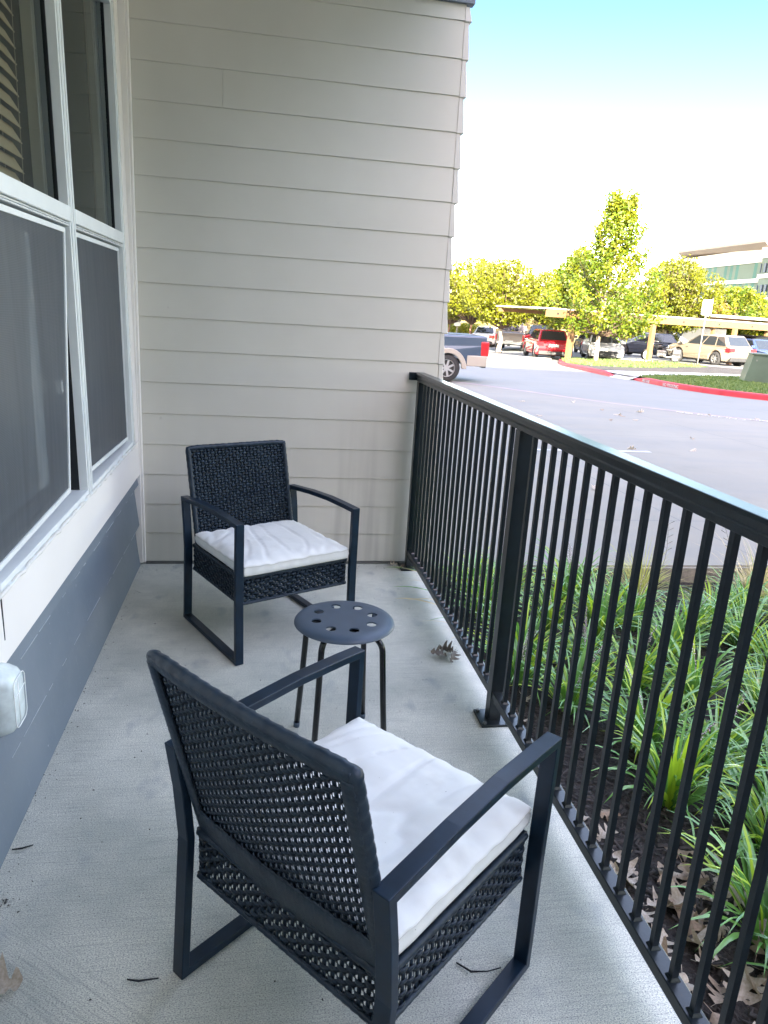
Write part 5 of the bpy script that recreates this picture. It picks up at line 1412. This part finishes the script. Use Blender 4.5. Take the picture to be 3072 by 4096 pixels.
bm = bmesh.new(); lathe(bm, [(0, -.28), (.10, -.26), (.16, -.1), (.15, .1), (.08, .26), (0, .28)], 14, Matrix.Translation((.22, 0, .80)) @ Matrix.Rotation(math.pi / 2, 4, 'Y')); link('fuel_tank', bm, M['gloss'], mo, smooth=True)
bm = bmesh.new(); prism(bm, [(-.70, .74), (-.62, .86), (-.42, .72), (-.05, .70), (.02, .80), (.05, .64), (-.50, .58), (-.85, .62)], 'y', -.13, .13); link('seat', bm, M['trimblk'], mo, bevel=.03)
bm = bmesh.new(); tube(bm, [(.15, .2, .34), (-.3, .24, .26), (-.95, .24, .30)], .045, 8); link('exhaust', bm, M['steel'], mo, smooth=True)
bm = bmesh.new(); lathe(bm, [(0, 0), (.09, .02), (.10, .1), (0, .14)], 14, Matrix.Translation((.60, 0, .86)) @ Matrix.Rotation(math.pi / 2, 4, 'Y')); link('head_lamp', bm, M['lampwht'], mo, smooth=True)
for y in (-.22, .22): bm = bmesh.new(); box(bm, -.95, -.50, y - .08, y + .08, .42, .70); link('saddlebag', bm, M['trimblk'], mo, bevel=.04)

# ------------------------------------------------------------------ street furniture
sp = at(2812, 38.3); sg = empty('sign_post', sp, 0); tag(sg, 'blank back of a white sign on a galvanised pole beside the grass island', 'sign')
sg.location.z += .10
bm = bmesh.new(); tube(bm, [(0, 0, -.1), (.0, 0, 2.45), (.0, 0, 3.0)], .030, 8); link('pole', bm, simple('galvanised', (.40, .41, .42), .45, .5), sg, smooth=True)
bm = bmesh.new(); prism(bm, rrect(.215, .34, .05), 'y', -.045, -.040)
for v in bm.verts: v.co.z += 2.72
link('sign_plate', bm, M['white'], sg); sg.rotation_euler = (0, 0, R(-28))
sp = at(1832, 62); s2 = empty('sign_post', sp, R(-10)); tag(s2, 'small white sign on a post in front of the hedge at far left', 'sign')
bm = bmesh.new(); tube(bm, [(0, 0, -.1), (0, 0, 1.6)], .05, 8); link('pole', bm, M['bark'], s2); bm = bmesh.new(); prism(bm, rrect(.27, .42, .08), 'y', -.06, -.05)
for v in bm.verts: v.co.z += 1.9
link('sign_plate', bm, M['white'], s2)
lp = at(2438, 50); l2 = empty('lamp_post', lp); tag(l2, 'slim dark pole between the white sedan and the dark suv', 'pole')
bm = bmesh.new(); tube(bm, [(0, 0, -.1), (0, 0, 3.2)], .06, 8); link('pole', bm, M['trimblk'], l2); bm = bmesh.new(); tube(bm, [(0, 0, -.1), (0, 0, .25)], .12, 8); link('base', bm, M['trimblk'], l2)
# transformer cabinet
tb = at(3092, 28.2); tr = empty('utility_box', (tb.x, tb.y, tb.z + .12), R(-28)); tag(tr, 'dark green utility cabinet on a concrete pad at the right edge', 'utility box')
gmx = simple('cabinet_green', (.055, .085, .060), .45, 0, .12, 3, coat=.2)
bm = bmesh.new()
prism(bm, [(-.72, .0), (.62, .0), (.62, .92), (-.55, .92)], 'y', -.62, .62); link('cabinet', bm, gmx, tr, bevel=.015)
bm = bmesh.new(); box(bm, -.60, .66, -.66, .66, .922, .975); link('lid', bm, gmx, tr, bevel=.015)
bm = bmesh.new(); box(bm, -.9, .85, -.85, .85, -.10, -.002); link('pad', bm, M['walk'], tr, bevel=.01)
bm = bmesh.new(); box(bm, .05, .30, -.626, -.6215, .62, .72); link('warning_label', bm, M['white'], tr)
for x, z in ((-.45, .72), (.0, .80)):
    bm = bmesh.new(); box(bm, x, x + .05, -.640, -.6205, z, z + .05); link('latch', bm, M['steel'], tr)
# wheel stops in front of the red car and kerb block
for i, (px, d) in enumerate(((2150, 38.3), (2560, 41))):
    p = at(px, d); bm = bmesh.new(); box(bm, -.9, .9, -.08, .08, 0, .12); o = link('wheel_stop', bm, M['walk'], bevel=.03); o.location = p; o.rotation_euler = (0, 0, R(-12)); tag(o, ('concrete wheel stop behind the red suv', 'concrete wheel stop left of the second carport post')[i], 'wheel stop', 'wheel stops')
# bright paved strip of the sunlit car park is the same concrete, slightly warmer where worn
